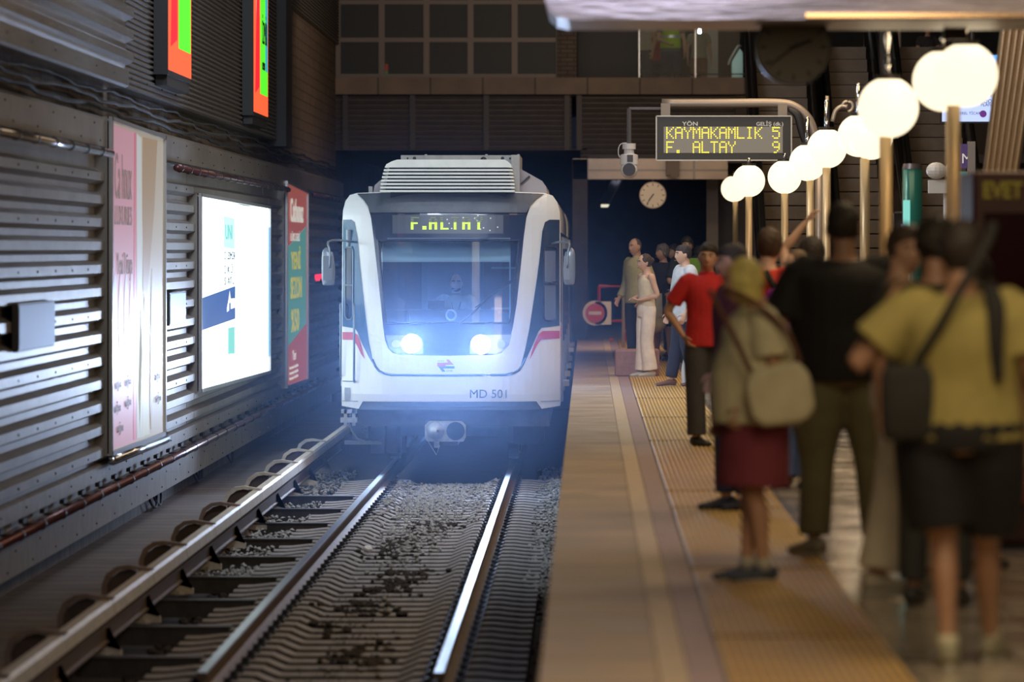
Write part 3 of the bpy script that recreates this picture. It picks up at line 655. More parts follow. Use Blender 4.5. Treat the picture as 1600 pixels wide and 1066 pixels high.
for px, py, r, pole, lab in lamps:
    R_ = .205; Y = R_*F/r; x, z = W(px, py, Y)
    e = empty('globe_lamp', (x, Y, 0)); tag(e, lab, 'lamp', 'globe lamps along the platform')
    bm = B(); ball(bm, (0, 0, z), R_, seg=32, rings=20); fin('glass_globe', bm, gm, e, True)
    bm = B(); disc(bm, (0, 0, z+R_*.93), (0, 0, 1), R_*.42, .03, 20); fin('cap', bm, M('lamp_cap', (.05, .04, .035), .4, .4), e)
    bm = B(); tube(bm, [(0, 0, z+R_), (0, 0, z+R_+.08)], .02, 10)
    if pole and py > 140 and py < 260: tube(bm, [(-.0, .06, z+R_), (-.0, .06, z+R_+.28)], .024, 10); ball(bm, (0, .06, z+R_+.28), .024, seg=10, rings=6)
    fin('finial', bm, chrome, e, True)
    bm = B(); px_off = ((pole or px)-px)/F*Y
    tube(bm, [(px_off, 0, .12), (px_off, 0, z-R_*.95)], .043, 14); fin('post', bm, post, e, True)
    bm = B(); loft(bm, [(px_off, 0, 0, .12, .12), (px_off, 0, .03, .12, .12), (px_off, 0, .1, .06, .06), (px_off, 0, .2, .055, .055)], n=16, sm=1); fin('base', bm, dark, e)
# dark bracket above the largest globe
bm = B(); box(bm, -.07, .07, -.05, .05, 0, .16); tube(bm, [(0, 0, .16), (0, 0, .42)], .02, 8); o = fin('ceiling_bracket', bm, M('bracket_dark', (.05, .035, .028), .5)); o.location = (*[(1492-918)/F*33.5, 33.5], W(1492, 62, 33.5)[1])
tag(o, 'dark bracket hanging under the ceiling duct above the largest globe', 'bracket')
# ------------------------------------------------------------------ clocks
def clock(x, Y, z, r, hang, label, face_c, h_deg, m_deg, rim):
    e = empty('station_clock', (x, Y, z)); tag(e, label, 'clock', 'hanging platform clocks')
    bm = B(); disc(bm, (0, 0, 0), (0, 1, 0), r, .12, 40); fin('case', bm, rim, e)
    bm = B(); disc(bm, (0, -.006, 0), (0, 1, 0), r*.93, .006, 40); fin('dial', bm, face_c, e)
    bm = B()
    for k in range(12):
        a = PI/6*k; s, c_ = math.sin(a), math.cos(a); obox(bm, (s*r*.70, -.009, c_*r*.70), (s*r*.88, -.009, c_*r*.88), r*.055, .004, (0, 1, 0))
    fin('hour_marks', bm, dark, e)
    for nm, dg, ln, wd in (('hour_hand', h_deg, .5, .09), ('minute_hand', m_deg, .8, .06)):
        a = math.radians(dg); s, c_ = math.sin(a), math.cos(a); bm = B(); obox(bm, (-s*r*.12, -.015, -c_*r*.12), (s*r*ln, -.015, c_*r*ln), r*wd, .004, (0, 1, 0)); fin(nm, bm, dark, e)
    bm = B(); tube(bm, [(0, .06, r*.98), (0, .06, r+hang)], .018, 8); fin('hanger', bm, rim, e)
x, z = W(1020, 305, 97.1); clock(x, 97.1, z, .24, .12, 'small lit clock hanging under the tan beam', M('dial_cream', (.62, .50, .38), .12, 0, coat=1), 216, 214, M('clock_rim', (.3, .22, .17), .4, .4))
x, z = W(1240, 74, 33); clock(x, 33, z, .232, .03, 'large dark clock close to the camera under the ceiling duct', M('dial_dark', (.12, .10, .07), .4), 68, 233, M('clock_rim_dark', (.012, .01, .01), .4))
# ------------------------------------------------------------------ ceiling duct in the foreground
duct = M('polished_duct', (.31, .28, .29), .36, .85, .5, 1.6, .25, 4, stretch=(1.4, .4, 12))
bm = B(); x0, zb = W(862, 27, 32); 
prism(bm, [(x0+.03, zb), (x0+.10, zb-.012), (9, zb-.012), (9, zb+.9), (x0-.18, zb+.9), (x0-.05, zb+.14), (x0-.02, zb+.04)], 32, 33.6)
struct(fin('ceiling_duct', bm, duct))
bm = B(); box(bm, 1.28, 9, 31.9, 32.0, zb-.005, zb+.022); struct(fin('ceiling_duct_lip', bm, M('lip_warm_lit', (.8, .55, .35), .15, .9)))  # lip coloured bright and warm for the globe light on it
# slanting ribbed column at the right
e = empty('slanted_column', (0, 45, 0)); tag(e, 'slanting ribbed metal column catching lamp light at the right edge', 'column')
bm = B(); a = W(1598, 20, 45); b_ = W(1563, 275, 45)
for k in range(6):
    o_ = (k-2.5)*.055; tube(bm, [(b_[0]+o_*.8, 0, b_[1]-.9), (b_[0]+o_*.85, 0, b_[1]), (a[0]+o_, 0, a[1]), (a[0]+o_*1.1+.05, 0, a[1]+.8)], .032, 10)
fin('ribbed_casing', bm, M('ribbed_brass', (.62, .5, .38), .28, .9), e, True)
bm = B(); box(bm, b_[0]-.2, b_[0]+.2, -.2, .2, 0, b_[1]-.85); fin('plinth', bm, M('column_plinth', (.08, .06, .055), .6), e)
# ------------------------------------------------------------------ departure display and its arm
Y = 70.0
ax, az = W(1131, 216, Y); e = empty('departure_display', (ax, Y, az)); tag(e, 'hanging departure display reading Kaymakamlık and F. Altay', 'display')
hw = 105.5/F*Y; hh = 34.5/F*Y
bm = B(); box(bm, -hw, hw, 0, .22, -hh, hh); fin('cabinet', bm, M('display_black', (.03, .026, .022), .4), e)
bm = B()
for a in (((-hw, -hh), (hw, -hh)), ((-hw, hh), (hw, hh)), ((-hw, -hh), (-hw, hh)), ((hw, -hh), (hw, hh))):
    obox(bm, (a[0][0], -.01, a[0][1]), (a[1][0], -.01, a[1][1]), .016, .03, (0, 1, 0))
fin('bezel', bm, M('bezel_metal', (.5, .47, .42), .4, .5), e)
def dpx(px, py): x, z = W(px, py, Y); return x-ax, z-az
x0, z1 = dpx(1037, 198); x1, z0 = dpx(1223, 239)
bm = B(); box(bm, x0, x1, -.006, 0, z0, z1); fin('lcd_panel', bm, Memit('lcd_back', (.26, .23, .18), .55), e)
FONT = {'A': '01110 10001 10001 11111 10001 10001 10001', 'K': '10001 10010 10100 11000 10100 10010 10001', 'Y': '10001 10001 01010 00100 00100 00100 00100', 'M': '10001 11011 10101 10101 10001 10001 10001',
 'L': '10000 10000 10000 10000 10000 10000 11111', 'I': '01110 00100 00100 00100 00100 00100 01110', 'F': '11111 10000 10000 11110 10000 10000 10000', 'T': '11111 00100 00100 00100 00100 00100 00100',
 '.': '00000 00000 00000 00000 00000 01100 01100', '5': '11111 10000 11110 00001 00001 10001 01110', '9': '01110 10001 10001 01111 00001 00010 01100', ' ': '00000 '*7}
def dots(bm, s, x, z, px_, pz_, adv, sz, y=-.012, rows=range(7), rect=1.0):
    for i, ch in enumerate(s):
        for r_, row in enumerate(FONT[ch].split()):
            if r_ not in rows: continue
            for c_, b in enumerate(row):
                if b == '1':
                    cx = x+i*adv+c_*px_; cz = z-r_*pz_; box(bm, cx-sz/2*rect, cx+sz/2*rect, y, y+.004, cz-sz/2, cz+sz/2)
led = Memit('led_yellow', (1.0, .85, .05), 1.5)
adv = 13.8/F*Y; pX = 2.45/F*Y; pZ = 2.7/F*Y
for s, py in (('KAYMAKAMLIK 5', 199.5), ('F. ALTAY    9', 222)):
    bm = B(); xx, zz = dpx(1042, py); dots(bm, s, xx, zz, pX, pZ, adv, .0148); fin('led_row', bm, led, e)
wt = Memit('label_white', (.75, .7, .6), .6)
xx, zz = dpx(1066, 196.5); text('YÖN', (xx, -.006, zz), .074, wt, e, ex=.001, bold=.0004, xs=1.25); xx, zz = dpx(1181.5, 196.5); text('GELİŞ (dk.)', (xx, -.006, zz), .068, wt, e, ex=.001, bold=.0003, xs=1.05)
for px in (1040, 1223):
    xx, zz = dpx(px, 182); bm = B(); box(bm, xx-.06, xx+.06, .06, .16, zz, zz+.17); fin('hanger_plate', bm, M('hanger_grey', (.28, .24, .20), .5, .3), e)
armm = M('arm_grey', (.34, .29, .25), .4, .4)
e = empty('display_arm', (0, Y+.12, 0)); tag(e, 'curved grey steel arm and mast carrying the departure display', 'mast')
P_ = [W(1034, 161, Y), W(1130, 161, Y), W(1215, 161, Y), W(1243, 167, Y), W(1262, 183, Y), W(1272, 205, Y), W(1279, 240, Y)]
bm = B(); loft(bm, [(p[0], 0, p[1], .058, .058) for p in P_] , ref=(0, 1, 0), n=12, sm=4); fin('curved_arm', bm, armm, e, True)
bm = B(); mx_ = W(1280, 240, Y)[0]; loft(bm, [(mx_, 0, 0, .055, .055), (mx_, 0, W(1280, 225, Y)[1], .05, .05)], n=14, sm=1); fin('mast', bm, armm, e, True)
bm = B(); loft(bm, [(W(1232, 170, Y)[0], -.08, W(0, 170, Y)[1], .03, .02), (W(1246, 180, Y)[0], -.1, W(0, 180, Y)[1], .05, .02), (W(1253, 205, Y)[0], -.1, W(0, 205, Y)[1], .05, .02), (W(1260, 228, Y)[0], -.08, W(0, 230, Y)[1], .03, .02), (W(1265, 242, Y)[0], -.06, W(0, 242, Y)[1], .01, .01)], ref=(1, 0, 0), n=8, sm=4); fin('black_cable', bm, dark, e, True)
# lamp hook on a second mast
e = empty('hooked_mast', (W(1303, 170, 72)[0], 72, 0)); tag(e, 'thin chrome mast with a curled bracket right of the display arm', 'mast')
z_ = W(0, 190, 72)[1]; bm = B(); tube(bm, [(-.09, 0, 0), (-.09, 0, z_+.34)], .025, 8); tube(bm, [(-.02, 0, z_), (.02, 0, z_+.14), (.10, 0, z_+.2), (.18, 0, z_+.2)], .03, 8, 3)
tube(bm, [(.18+.07*math.cos(a), 0, z_+.2+.07*math.sin(a)) for a in [PI*1.1-2*PI*k/14*.8 for k in range(15)]], .022, 8); fin('mast_tube', bm, M('mast_beige', (.45, .4, .34), .35, .4), e, True)
# dome camera
cx, cz = W(983, 245, Y); e = empty('security_camera', (cx, Y+.1, cz)); tag(e, 'white dome security camera hanging left of the departure display', 'camera')
k_ = Y/F
wh_ = M('camera_white', (.62, .62, .65), .35)
bm = B(); tube(bm, [(0, 0, 18*k_), (0, 0, 76*k_)], .03, 8); box(bm, 0, W(1036, 0, Y)[0]-cx, -.02, .02, 74*k_, 78*k_); fin('drop_rod', bm, M('rod_dark', (.10, .10, .11), .5, .3), e)
bm = B(); disc(bm, (0, 0, 12*k_), (0, 0, 1), 10.5*k_, 9*k_, 20); loft(bm, [(0, 0, 12*k_, 8*k_, 8*k_), (0, 0, 5*k_, 8*k_, 8*k_), (0, 0, 3*k_, 14*k_, 12*k_), (0, 0, -12*k_, 14.5*k_, 12*k_)], n=20, sm=1); fin('housing', bm, wh_, e)
bm = B(); ball(bm, (0, -2*k_, -20*k_), 13.5*k_, 12*k_, 14*k_, 20, 12); fin('swivel', bm, wh_, e, True)
bm = B(); disc(bm, (0, -12.2*k_, -20*k_), (0, -1, 0), 10*k_, 3*k_, 20); box(bm, -3*k_, 6*k_, -13*k_, -11*k_, -8*k_, 3*k_); fin('lens', bm, M('lens_black', (.01, .01, .015), .15), e)
bm = B(); tube(bm, [(-2*k_, 0, 22*k_), (-13*k_, 0, 20*k_), (-17*k_, 0, 10*k_), (-15*k_, 0, 0), (-9*k_, 0, -2*k_)], .006, 6, 3); fin('wire', bm, wh_, e)
# projector shape under the tan beam
bm = B(); box(bm, -.10, .13, 0, .6, -.14, .2); disc(bm, (.04, -.02, -.09), (0, 1, 0), .09, .05, 20); o = fin('loudspeaker', bm, M('speaker_brown', (.16, .11, .08), .5)); o.location = (PX(1050, 96.5), 96.4, PZ(262, 96.5))
tag(o, 'brown box loudspeaker fixed on the tan beam', 'loudspeaker')
# ------------------------------------------------------------------ screens, kiosks at the right
Y = 71
x0, z0 = W(1472, 190, Y); x1, z1 = W(1568, 86, Y)
e = empty('advertising_screen', (x0, Y, z0)); tag(e, 'bright white and blue screen behind the largest globe lamp', 'screen')
bm = B(); box(bm, -.02, x1-x0+.02, .01, .12, -.02, z1-z0+.02); tube(bm, [((x1-x0)/2, .07, z1-z0), ((x1-x0)/2, .07, z1-z0+4)], .03, 8); fin('casing', bm, dark, e)
bm = B(); box(bm, 0, x1-x0, 0, .01, 0, z1-z0); fin('display', bm, Memit('screen_pale', (.50, .62, .98), 1.0), e)
bm = B(); box(bm, 0, x1-x0, -.004, 0, z1-z0-.22, z1-z0); fin('blue_header', bm, Memit('screen_blue', (.10, .40, .95), 1.0), e)
it = M('screen_ink', (.03, .04, .25), .5)
k_ = Y/F
for s, px, py, sz in (('GÜN', 1544, 140, .14), ('GEÇSİN', 1525, 149, .12), ('BU YAZ', 1532, 120, .1), ('DOSDOĞRU', 1520, 161, .07), ('PLANI', 1532, 166, .06), ('YEREL TİCARET', 1496, 179, .05)):
    xx, zz = W(px, py, Y); text(s, (xx-x0, -.008, zz-z0), sz, it, e, ex=.001)
bm = B(); xx, zz = W(1536, 178, Y); disc(bm, (xx-x0, -.012, zz-z0), (0, 1, 0), 5.5*k_, .006, 16); fin('round_logo', bm, M('logo_purple', (.22, .05, .5), .4), e)
# glass-sided totems etc
def totem(name, px0, px1, py0, Y, label, cat, mat, dp=.3, rounded=False):
    x0, z1 = W(px0, py0, Y); x1, _ = W(px1, py0, Y)
    e = empty(name, ((x0+x1)/2, Y, 0)); tag(e, label, cat)
    bm = B()
    if rounded: loft(bm, [(0, 0, 0, (x1-x0)/2, (x1-x0)/2), (0, 0, z1, (x1-x0)/2, (x1-x0)/2)], n=28, sm=1)
    else: box(bm, -(x1-x0)/2, (x1-x0)/2, 0, dp, 0, z1)
    fin('body', bm, mat, e, rounded)
    return e, (x1-x0)/2, z1
e, hw_, z1 = totem('advertising_column', 1410, 1441, 264, 52, 'round teal green column with a cyan highlight made as a glowing strip at the right', 'column', M('teal_enamel', (.03, .17, .13), .2, .2), rounded=True)
bm = B(); box(bm, -hw_*.95, -hw_*.3, -hw_-.02, -hw_*.4, .6, z1-.30); fin('cyan_highlight', bm, Memit('cyan_glow', (.25, .75, .66), .85), e)  # highlight on the column put in as a glowing strip
bm = B(); loft(bm, [(0, 0, z1, hw_*1.02, hw_*1.02), (0, 0, z1+.05, hw_*.9, hw_*.9)], n=28, sm=1); fin('cap', bm, M('column_cap', (.2, .16, .15), .3, .4), e)
e, hw_, z1 = totem('glass_case', 1396, 1411, 332, 60, 'narrow dark glass case left of the teal column', 'case', M('dark_glass_case', (.03, .025, .025), .08, .2), .25)
bm = B(); box(bm, -hw_-.008, -hw_+.01, -.01, .01, 0, z1+.01); box(bm, -hw_, hw_, -.01, .01, z1-.01, z1+.01); box(bm, hw_-.01, hw_+.008, -.01, .01, 0, z1+.01); fin('steel_edge', bm, chrome, e)
bm = B(); box(bm, hw_-.02, hw_+.004, -.02, -.01, z1-.30, z1-.13); fin('blue_strip_light', bm, Memit('blue_strip', (.25, .35, 1), 1.2), e)
e, hw_, z1 = totem('information_totem', 1512, 1524, 221, 62, 'tall silver post totem with a purple panel at the right', 'totem', M('totem_silver', (.45, .42, .42), .25, .8), .1)
def tp_(px, py, Y): x, z = W(px, py, Y); return x-e.location.x, z
for nm, a, b_, m_ in (('purple_panel', (1500, 225), (1512, 263), M('purple_panel', (.10, .06, .22), .4)), ('teal_panel', (1498, 268), (1512, 302), M('teal_panel', (.12, .32, .32), .4)), ('white_panel', (1496, 298), (1512, 318), M('white_panel', (.6, .55, .45), .5)), ('lit_screen', (1495, 346), (1512, 371), Memit('lit_blue', (.2, .42, 1), 1.1))):
    xa, za = tp_(*a, 62); xb, zb = tp_(*b_, 62); bm = B(); box(bm, xa, xb, .02, .06, zb, za); fin(nm, bm, m_, e)
text('M', (tp_(1502, 255, 62)[0], .012, tp_(1502, 255, 62)[1]), .16, wt, e, ex=.001)
e, hw_, z1 = totem('ticket_validator', 1514, 1530, 270, 40, 'pale lavender upright panel beside the dark red kiosk', 'panel', M('lavender_panel', (.22, .22, .32), .35, .3), .12)
e2 = empty('floodlight', (W(1466, 290, 58)[0], 58, 0)); tag(e2, 'white twin spotlight box on a pole left of the totem', 'spotlight')
bm = B(); x, z = W(1467, 299, 58); box(bm, -.10, .10, 0, .16, z-.02, z+.12); ball(bm, (-.02, 0, z+.22), .11, .09, .09, 14, 8); ball(bm, (.14, 0, z+.22), .07, .09, .1, 14, 8); fin('lamp_head', bm, M('spot_white', (.5, .48, .45), .4), e2)
bm = B(); tube(bm, [(.09, .08, 0), (.09, .08, z)], .03, 10); fin('pole', bm, MATS['spot_white'], e2)
# dark red kiosk
Y = 28.9; x0, z1 = W(1520, 268, Y)
e = empty('red_kiosk', (x0, Y, 0)); tag(e, 'tall dark red kiosk standing at the right edge', 'kiosk')
bm = B(); box(bm, 0, 1.2, 0, 1.0, .03, z1); fin('cabinet', bm, M('dark_red_paint', (.055, .006, .006), .45), e, bevel=.02)
bm = B(); box(bm, .04, 1.2, .03, .97, 0, .03); fin('plinth', bm, dark, e)
bm = B(); box(bm, .06, 1.14, -.02, 0, .5, z1-.22); fin('front_glass', bm, M('kiosk_glass', (.03, .006, .006), .12), e)
yt = Memit('kiosk_yellow', (.45, .33, .02), .15)
text('EVET', (.05, -.03, z1-.14), .12, yt, e, ex=.003, bold=.004, xs=.8)
x, z = W(1562, 765, Y); bm = B(); loft(bm, [(x-x0-.10, -.06, z, .01, .01), (x-x0-.06, -.06, z, .05, .04), (x-x0+.05, -.06, z+.015, .09, .06), (x-x0+.25, -.06, z, .08, .06), (x-x0+.35, -.06, z, .02, .02)], ref=(0, 0, 1), n=12, sm=3); fin('red_reflection', bm, M('reflection_salmon', (.42, .10, .07), .4), e, True)  # salmon lump standing in for a reddish reflection on the kiosk
# ------------------------------------------------------------------ metro train
XC = -1.6615; Y0 = 65.4
T = empty('metro_train', (XC, Y0, -1.05)); tag(T, 'white blue and red metro train arriving with headlights on', 'train')
TZ = 2.65   # local z = world z + 1.05 ; world z = 1.6-(py-389)/130
def tp(px, py): return ((px-702)/130, TZ-(py-389)/130)
def dep(x, z):
    u = abs(x)/1.33; d = .42*u**5+.06*u*u
    zz = z-.9
    if zz > 0: d += .10*zz
    if z > 3.05: d += (z-3.05)**2*1.2
    if z < .9: d += .05*(.9-z)
    return d
def patch(name, outer, mat, off=0, th=.012, holes=(), px=True, parent=None, step=.09, back=None, smooth=True):
    loops = [[tp(*p) if px else p for p in outer]] + [[tp(*p) if px else p for p in h] for h in holes]
    L3 = [[Vector((x, 0, z)) for x, z in lp] for lp in loops]
    flat = [v for lp in L3 for v in lp]
    tris = tessellate_polygon(L3)
    bm = B(); vs = [bm.verts.new(v) for v in flat]
    for t in tris:
        try: bm.faces.new([vs[i] for i in t])
        except ValueError: pass
    xs = [v.x for v in flat]; zs = [v.z for v in flat]
    for ax, lo, hi in (((1, 0, 0), min(xs), max(xs)), ((0, 0, 1), min(zs), max(zs))):
        k = math.ceil(lo/step)
        while k*step < hi:
            c = k*step
            bmesh.ops.bisect_plane(bm, geom=bm.verts[:]+bm.edges[:]+bm.faces[:], plane_co=Vector(ax)*c, plane_no=ax, dist=1e-5); k += 1
    for v in bm.verts: v.co.y = dep(v.co.x, v.co.z)-off
    bm.normal_update()
    for f in bm.faces:
        if f.normal.y > 0: f.normal_flip()
    r = bmesh.ops.extrude_face_region(bm, geom=bm.faces[:])
    nv = [g for g in r['geom'] if isinstance(g, bmesh.types.BMVert)]
    # the extruded copy becomes the front; the old one slides back
    old = [v for v in bm.verts if v not in set(nv)]
    for v in old: v.co.y += th
    o = fin(name, bm, mat, parent or T)
    return o
white = M('train_white', (.80, .82, .84), .28, 0, .04, 2, coat=.3)
blue_p = M('train_blue', (.035, .10, .19), .25, .1, coat=.4)
mask_m = M('mask_black', (.022, .028, .045), .15, .2, coat=.5)
groove = M('groove_blue', (.05, .12, .22), .3)
red_p = M('train_red', (.55, .03, .05), .3)
und = M('underframe_grey', (.09, .10, .13), .5, .4, .3, 4)
roofg = M('roof_grey', (.085, .095, .11), .5, .1, .2, 5)
outline = [(531,636),(531,480),(531,345),(532,328),(536,313),(543,304),(554,301),(610,299),(702,298),(800,299),(852,301),(863,305),(870,315),(874,330),(875,347),(875,480),(875,636),(846,640),(838,628),(566,628),(559,640)]
mask = [(555,302),(566,312),(573,322),(578,340),(582,370),(588,420),(594,475),(598,512),(601,532),(606,545),(613,552),(626,555),(702,556),(770,555),(783,552),(790,545),(796,532),(801,512),(807,475),(813,420),(818,370),(822,340),(828,322),(837,312),(850,302),(702,299)]
glass = [(591,376),(810,376),(807,420),(801,470),(797,505),(603,505),(599,470),(594,420)]
patch('front_shell', outline, white, 0, .03, holes=[mask])
winring = [(591,376),(594,420),(599,470),(603,505),(797,505),(801,470),(807,420),(810,376)]
maskp = [p for p in mask]
patch('front_mask', maskp, mask_m, .004, .03, holes=[glass])
patch('roof_fairing', [(556,303),(566,312),(573,322),(577,332),(822,332),(828,322),(836,312),(848,303),(702,300)], roofg, .03, .03)
patch('windscreen', glass, Mglass('windscreen_glass', (.80, .88, .95), .07), .004, .006)
# seals
def strip(name, pts, w_, mat, off, closed=False, parent=None):
    P = [tp(*p) for p in pts]
    bm = B(); Q = []
    for x, z in P: Q.append((x, dep(x, z)-off, z))
    if closed: Q.append(Q[0])
    R = []
    for a, b in zip(Q, Q[1:]):
        n = max(1, int(math.dist(a, b)/.08))
        for k in range(n):
            t = k/n; x = a[0]+(b[0]-a[0])*t; z = a[2]+(b[2]-a[2])*t; R.append((x, dep(x, z)-off, z))
    R.append(Q[-1])
    tube(bm, R, w_, 6); return fin(name, bm, mat, parent or T, True)
strip('windscreen_seal', glass, .012, M('seal_dark', (.01, .012, .02), .5), .006, True)
strip('visor_ledge', [(604, 373), (797, 373)], .012, M('ledge_blue', (.10, .13, .2), .4), .02)
# blue line of the skirt
strip('groove_line', [(581,562),(586,573),(592,580),(600,584),(611,586),(702,587),(790,586),(803,583),(811,578),(817,569),(821,560)], .014, groove, .006)
# side panels
left_panel = [(532,343),(545,343),(551,347),(556,371),(560,410),(565,454),(570,495),(575,532),(582,566),(588,577),(576,560),(566,541),(557,520),(553,514),(532,511)]
right_panel = [(874,343),(858,343),(851,347),(847,361),(842,410),(838,439),(832,480),(827,513),(820,548),(812,578),(822,562),(832,540),(841,519),(846,513),(874,510)]
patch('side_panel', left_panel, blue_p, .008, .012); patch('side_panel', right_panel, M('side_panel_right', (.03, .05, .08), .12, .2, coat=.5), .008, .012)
patch('red_stripe', [(532,520),(551,520),(557,524),(563,540),(569,562),(563,554),(556,540),(550,532),(532,532)], red_p, .012, .01)
patch('red_stripe', [(874,518),(847,518),(841,524),(834,540),(827,563),(833,552),(840,538),(846,531),(874,530)], red_p, .012, .01)
# cab side windows on the left panel / door glazing on the right
patch('cab_side_window', [(536,388),(546,388),(547,500),(540,500),(536,494)], M('dark_window', (.01, .015, .025), .1, .1), .014, .01)
strip('window_trim', [(536,388),(547,386),(549,392),(549,494),(546,500),(540,500),(536,494)], .010, M('trim_bluegrey', (.2, .26, .32), .3, .5), .02, True)
strip('window_bar', [(536,446),(548,446)], .012, MATS['trim_bluegrey'], .02)
patch('cab_side_window', [(850,392),(868,392),(868,498),(862,500),(852,500),(850,494)], M('pale_window', (.22, .26, .34), .08, .4), .014, .01)
strip('window_trim', [(849,390),(852,386),(868,386),(870,390),(870,496),(867,502),(852,502),(849,497)], .012, M('trim_dark', (.03, .03, .035), .2, .5), .02, True)
strip('window_bar', [(850,443),(869,443)], .024, MATS['trim_dark'], .022)
# grab rails, step box
for a in (552, 529.5):
    bm = B(); x, z0_ = tp(a, 598 if a > 540 else 590); _, z1_ = tp(a, 476); yy = dep(x, z0_)-.05
    tube(bm, [(x, yy+.05, z1_), (x, yy, z1_-.02), (x, yy, z0_+.02), (x, yy+.05, z0_)], .014, 8); fin('grab_rail', bm, M('rail_blue', (.16, .22, .3), .3, .4), T, True)
patch('step_recess', [(536,607),(545,607),(545,628),(536,628)], M('recess_grey', (.3, .33, .37), .5), .012, .01)
strip('panel_gap', [(533,597),(554,597)], .006, groove, .006)
strip('panel_gap', [(533,628),(558,628)], .004, MATS['recess_grey'], .004); strip('panel_gap', [(845,628),(874,628)], .004, MATS['recess_grey'], .004)
# lower skirt
patch('lower_skirt', [(559,641),(566,629),(838,629),(845,641)], M('skirt_blue', (.10, .125, .16), .45), -.03, .03)
strip('skirt_edge', [(600,636),(810,636)], .004, groove, -.02)
# headlights
lamp_white = Memit('headlight_glow', (.80, .90, 1.0), 14)
for poly, lc, lab in (([(602,524),(652,524),(659,530),(661,538),(661,553),(620,553),(608,545)], (643, 538), 0), ([(734,553),(734,540),(737,530),(744,524),(799,523),(795,540),(787,548),(775,553)], (751, 539), 1)):
    ho = patch('headlight', poly, M('lamp_housing', (.45, .52, .65), .15, .6), .010, .02)
    x, z = tp(*lc); y = dep(x, z)-.03
    bm = B(); disc(bm, (x, y, z), (0, 1, 0), .105, .02, 24, r2=.12); fin('lit_lens', bm, lamp_white, ho)
    x2, z2 = tp(618 if not lab else 783, 538); bm = B(); disc(bm, (x2, dep(x2, z2)-.026, z2), (0, 1, 0), .05, .016, 16); fin('marker_lens', bm, M('marker_glass', (.6, .7, .8), .1), ho)
    l = bpy.data.lights.new('headlight_beam', 'SPOT'); l.energy = 620; l.color = (.50, .66, 1.0); l.spot_size = math.radians(100); l.spot_blend = 1.0; l.shadow_soft_size = .1
    lo = bpy.data.objects.new('headlight_beam', l); C.objects.link(lo); lo.location = (XC+x, Y0+y-.06, z-1.05); lo.rotation_euler = (PI/2-math.radians(1.5), 0, PI)
# lettering and emblem
tl = M('train_letter', (.04, .08, .14), .4)
x, z = tp(733, 622); text('MD 501', (x, dep(x, z)-.006, z), .145, tl, T, ex=.003, name='fleet_number', bold=0, xs=1.0)
def poly_(name, pts, mat, off=.008): return patch(name, pts, mat, off, .006)
E = patch('emblem', [(683,570),(696,570),(696,573),(683,573)], M('emblem_pink', (.55, .10, .22), .4), .008, .004)
poly_('emblem', [(683,567),(700,567),(697,562),(701,562),(709,570.5),(683,570.5)], MATS['emblem_pink'], .011)
poly_('emblem', [(684,572.5),(710,572.5),(710,576),(692,576),(696,581),(691,581)], M('emblem_blue', (.03, .10, .45), .4))
x, z = tp(683, 565.5); text('METRO', (x, dep(x, z)-.010, z), .026, tl, T, ex=.001, name='emblem_text'); x, z = tp(697, 581); text('İZMİR', (x, dep(x, z)-.010, z), .028, tl, T, ex=.001, name='emblem_text')
# destination display
dd = patch('destination_display', [(612,336),(786,336),(786,365),(612,365)], M('display_grey', (.075, .085, .10), .25), .008, .008)
g1 = Memit('led_green_bright', (.55, .95, .05), 1.9); g2 = Memit('led_green_dim', (.35, .42, .25), .35)
def bold(bm, s, px, py, rows):
    x0_, z0_ = tp(px, py); cx = x0_
    starts = (642, 658, 670.5, 688.5, 705, 722.6, 742)
    for ci_, ch in enumerate(s):
        cx = tp(starts[ci_], 0)[0]
        for r_, row in enumerate(FONT[ch].split()):
            for sub in (0,):
                if r_ not in rows: continue
                for c_, b in enumerate(row):
                    if b == '1' or (c_ > 0 and row[c_-1] == '1'):
                        xx = cx+c_*2.15/130; zz = z0_-r_*2.9/130
                        box(bm, xx-.007, xx+.007, dep(xx, zz)-.016, dep(xx, zz)-.010, zz-.0085, zz+.0085)
                if row[4] == '1' and ch != '.':
                    xx = cx+5*2.15/130; zz = z0_-r_*2.9/130; box(bm, xx-.007, xx+.007, dep(xx, zz)-.016, dep(xx, zz)-.010, zz-.0085, zz+.0085)
for rows, m_ in ((range(0, 3), g2), (range(3, 7), g1)):
    bm = B(); bold(bm, 'F.ALTAY', 644, 340, rows); fin('led_text', bm, m_, dd)
bm = B()
for px, py in ((698,343),(701,349),(741,341),(745,345),(746,337),(766,341),(777,355),(765,360),(755,356),(750,358),(705,357),(723,340)): 
    x, z = tp(px, py); box(bm, x-.007, x+.007, dep(x, z)-.016, dep(x, z)-.01, z-.007, z+.007)
fin('stray_pixels', bm, Memit('stray_white', (.8, .85, .8), .8), dd)
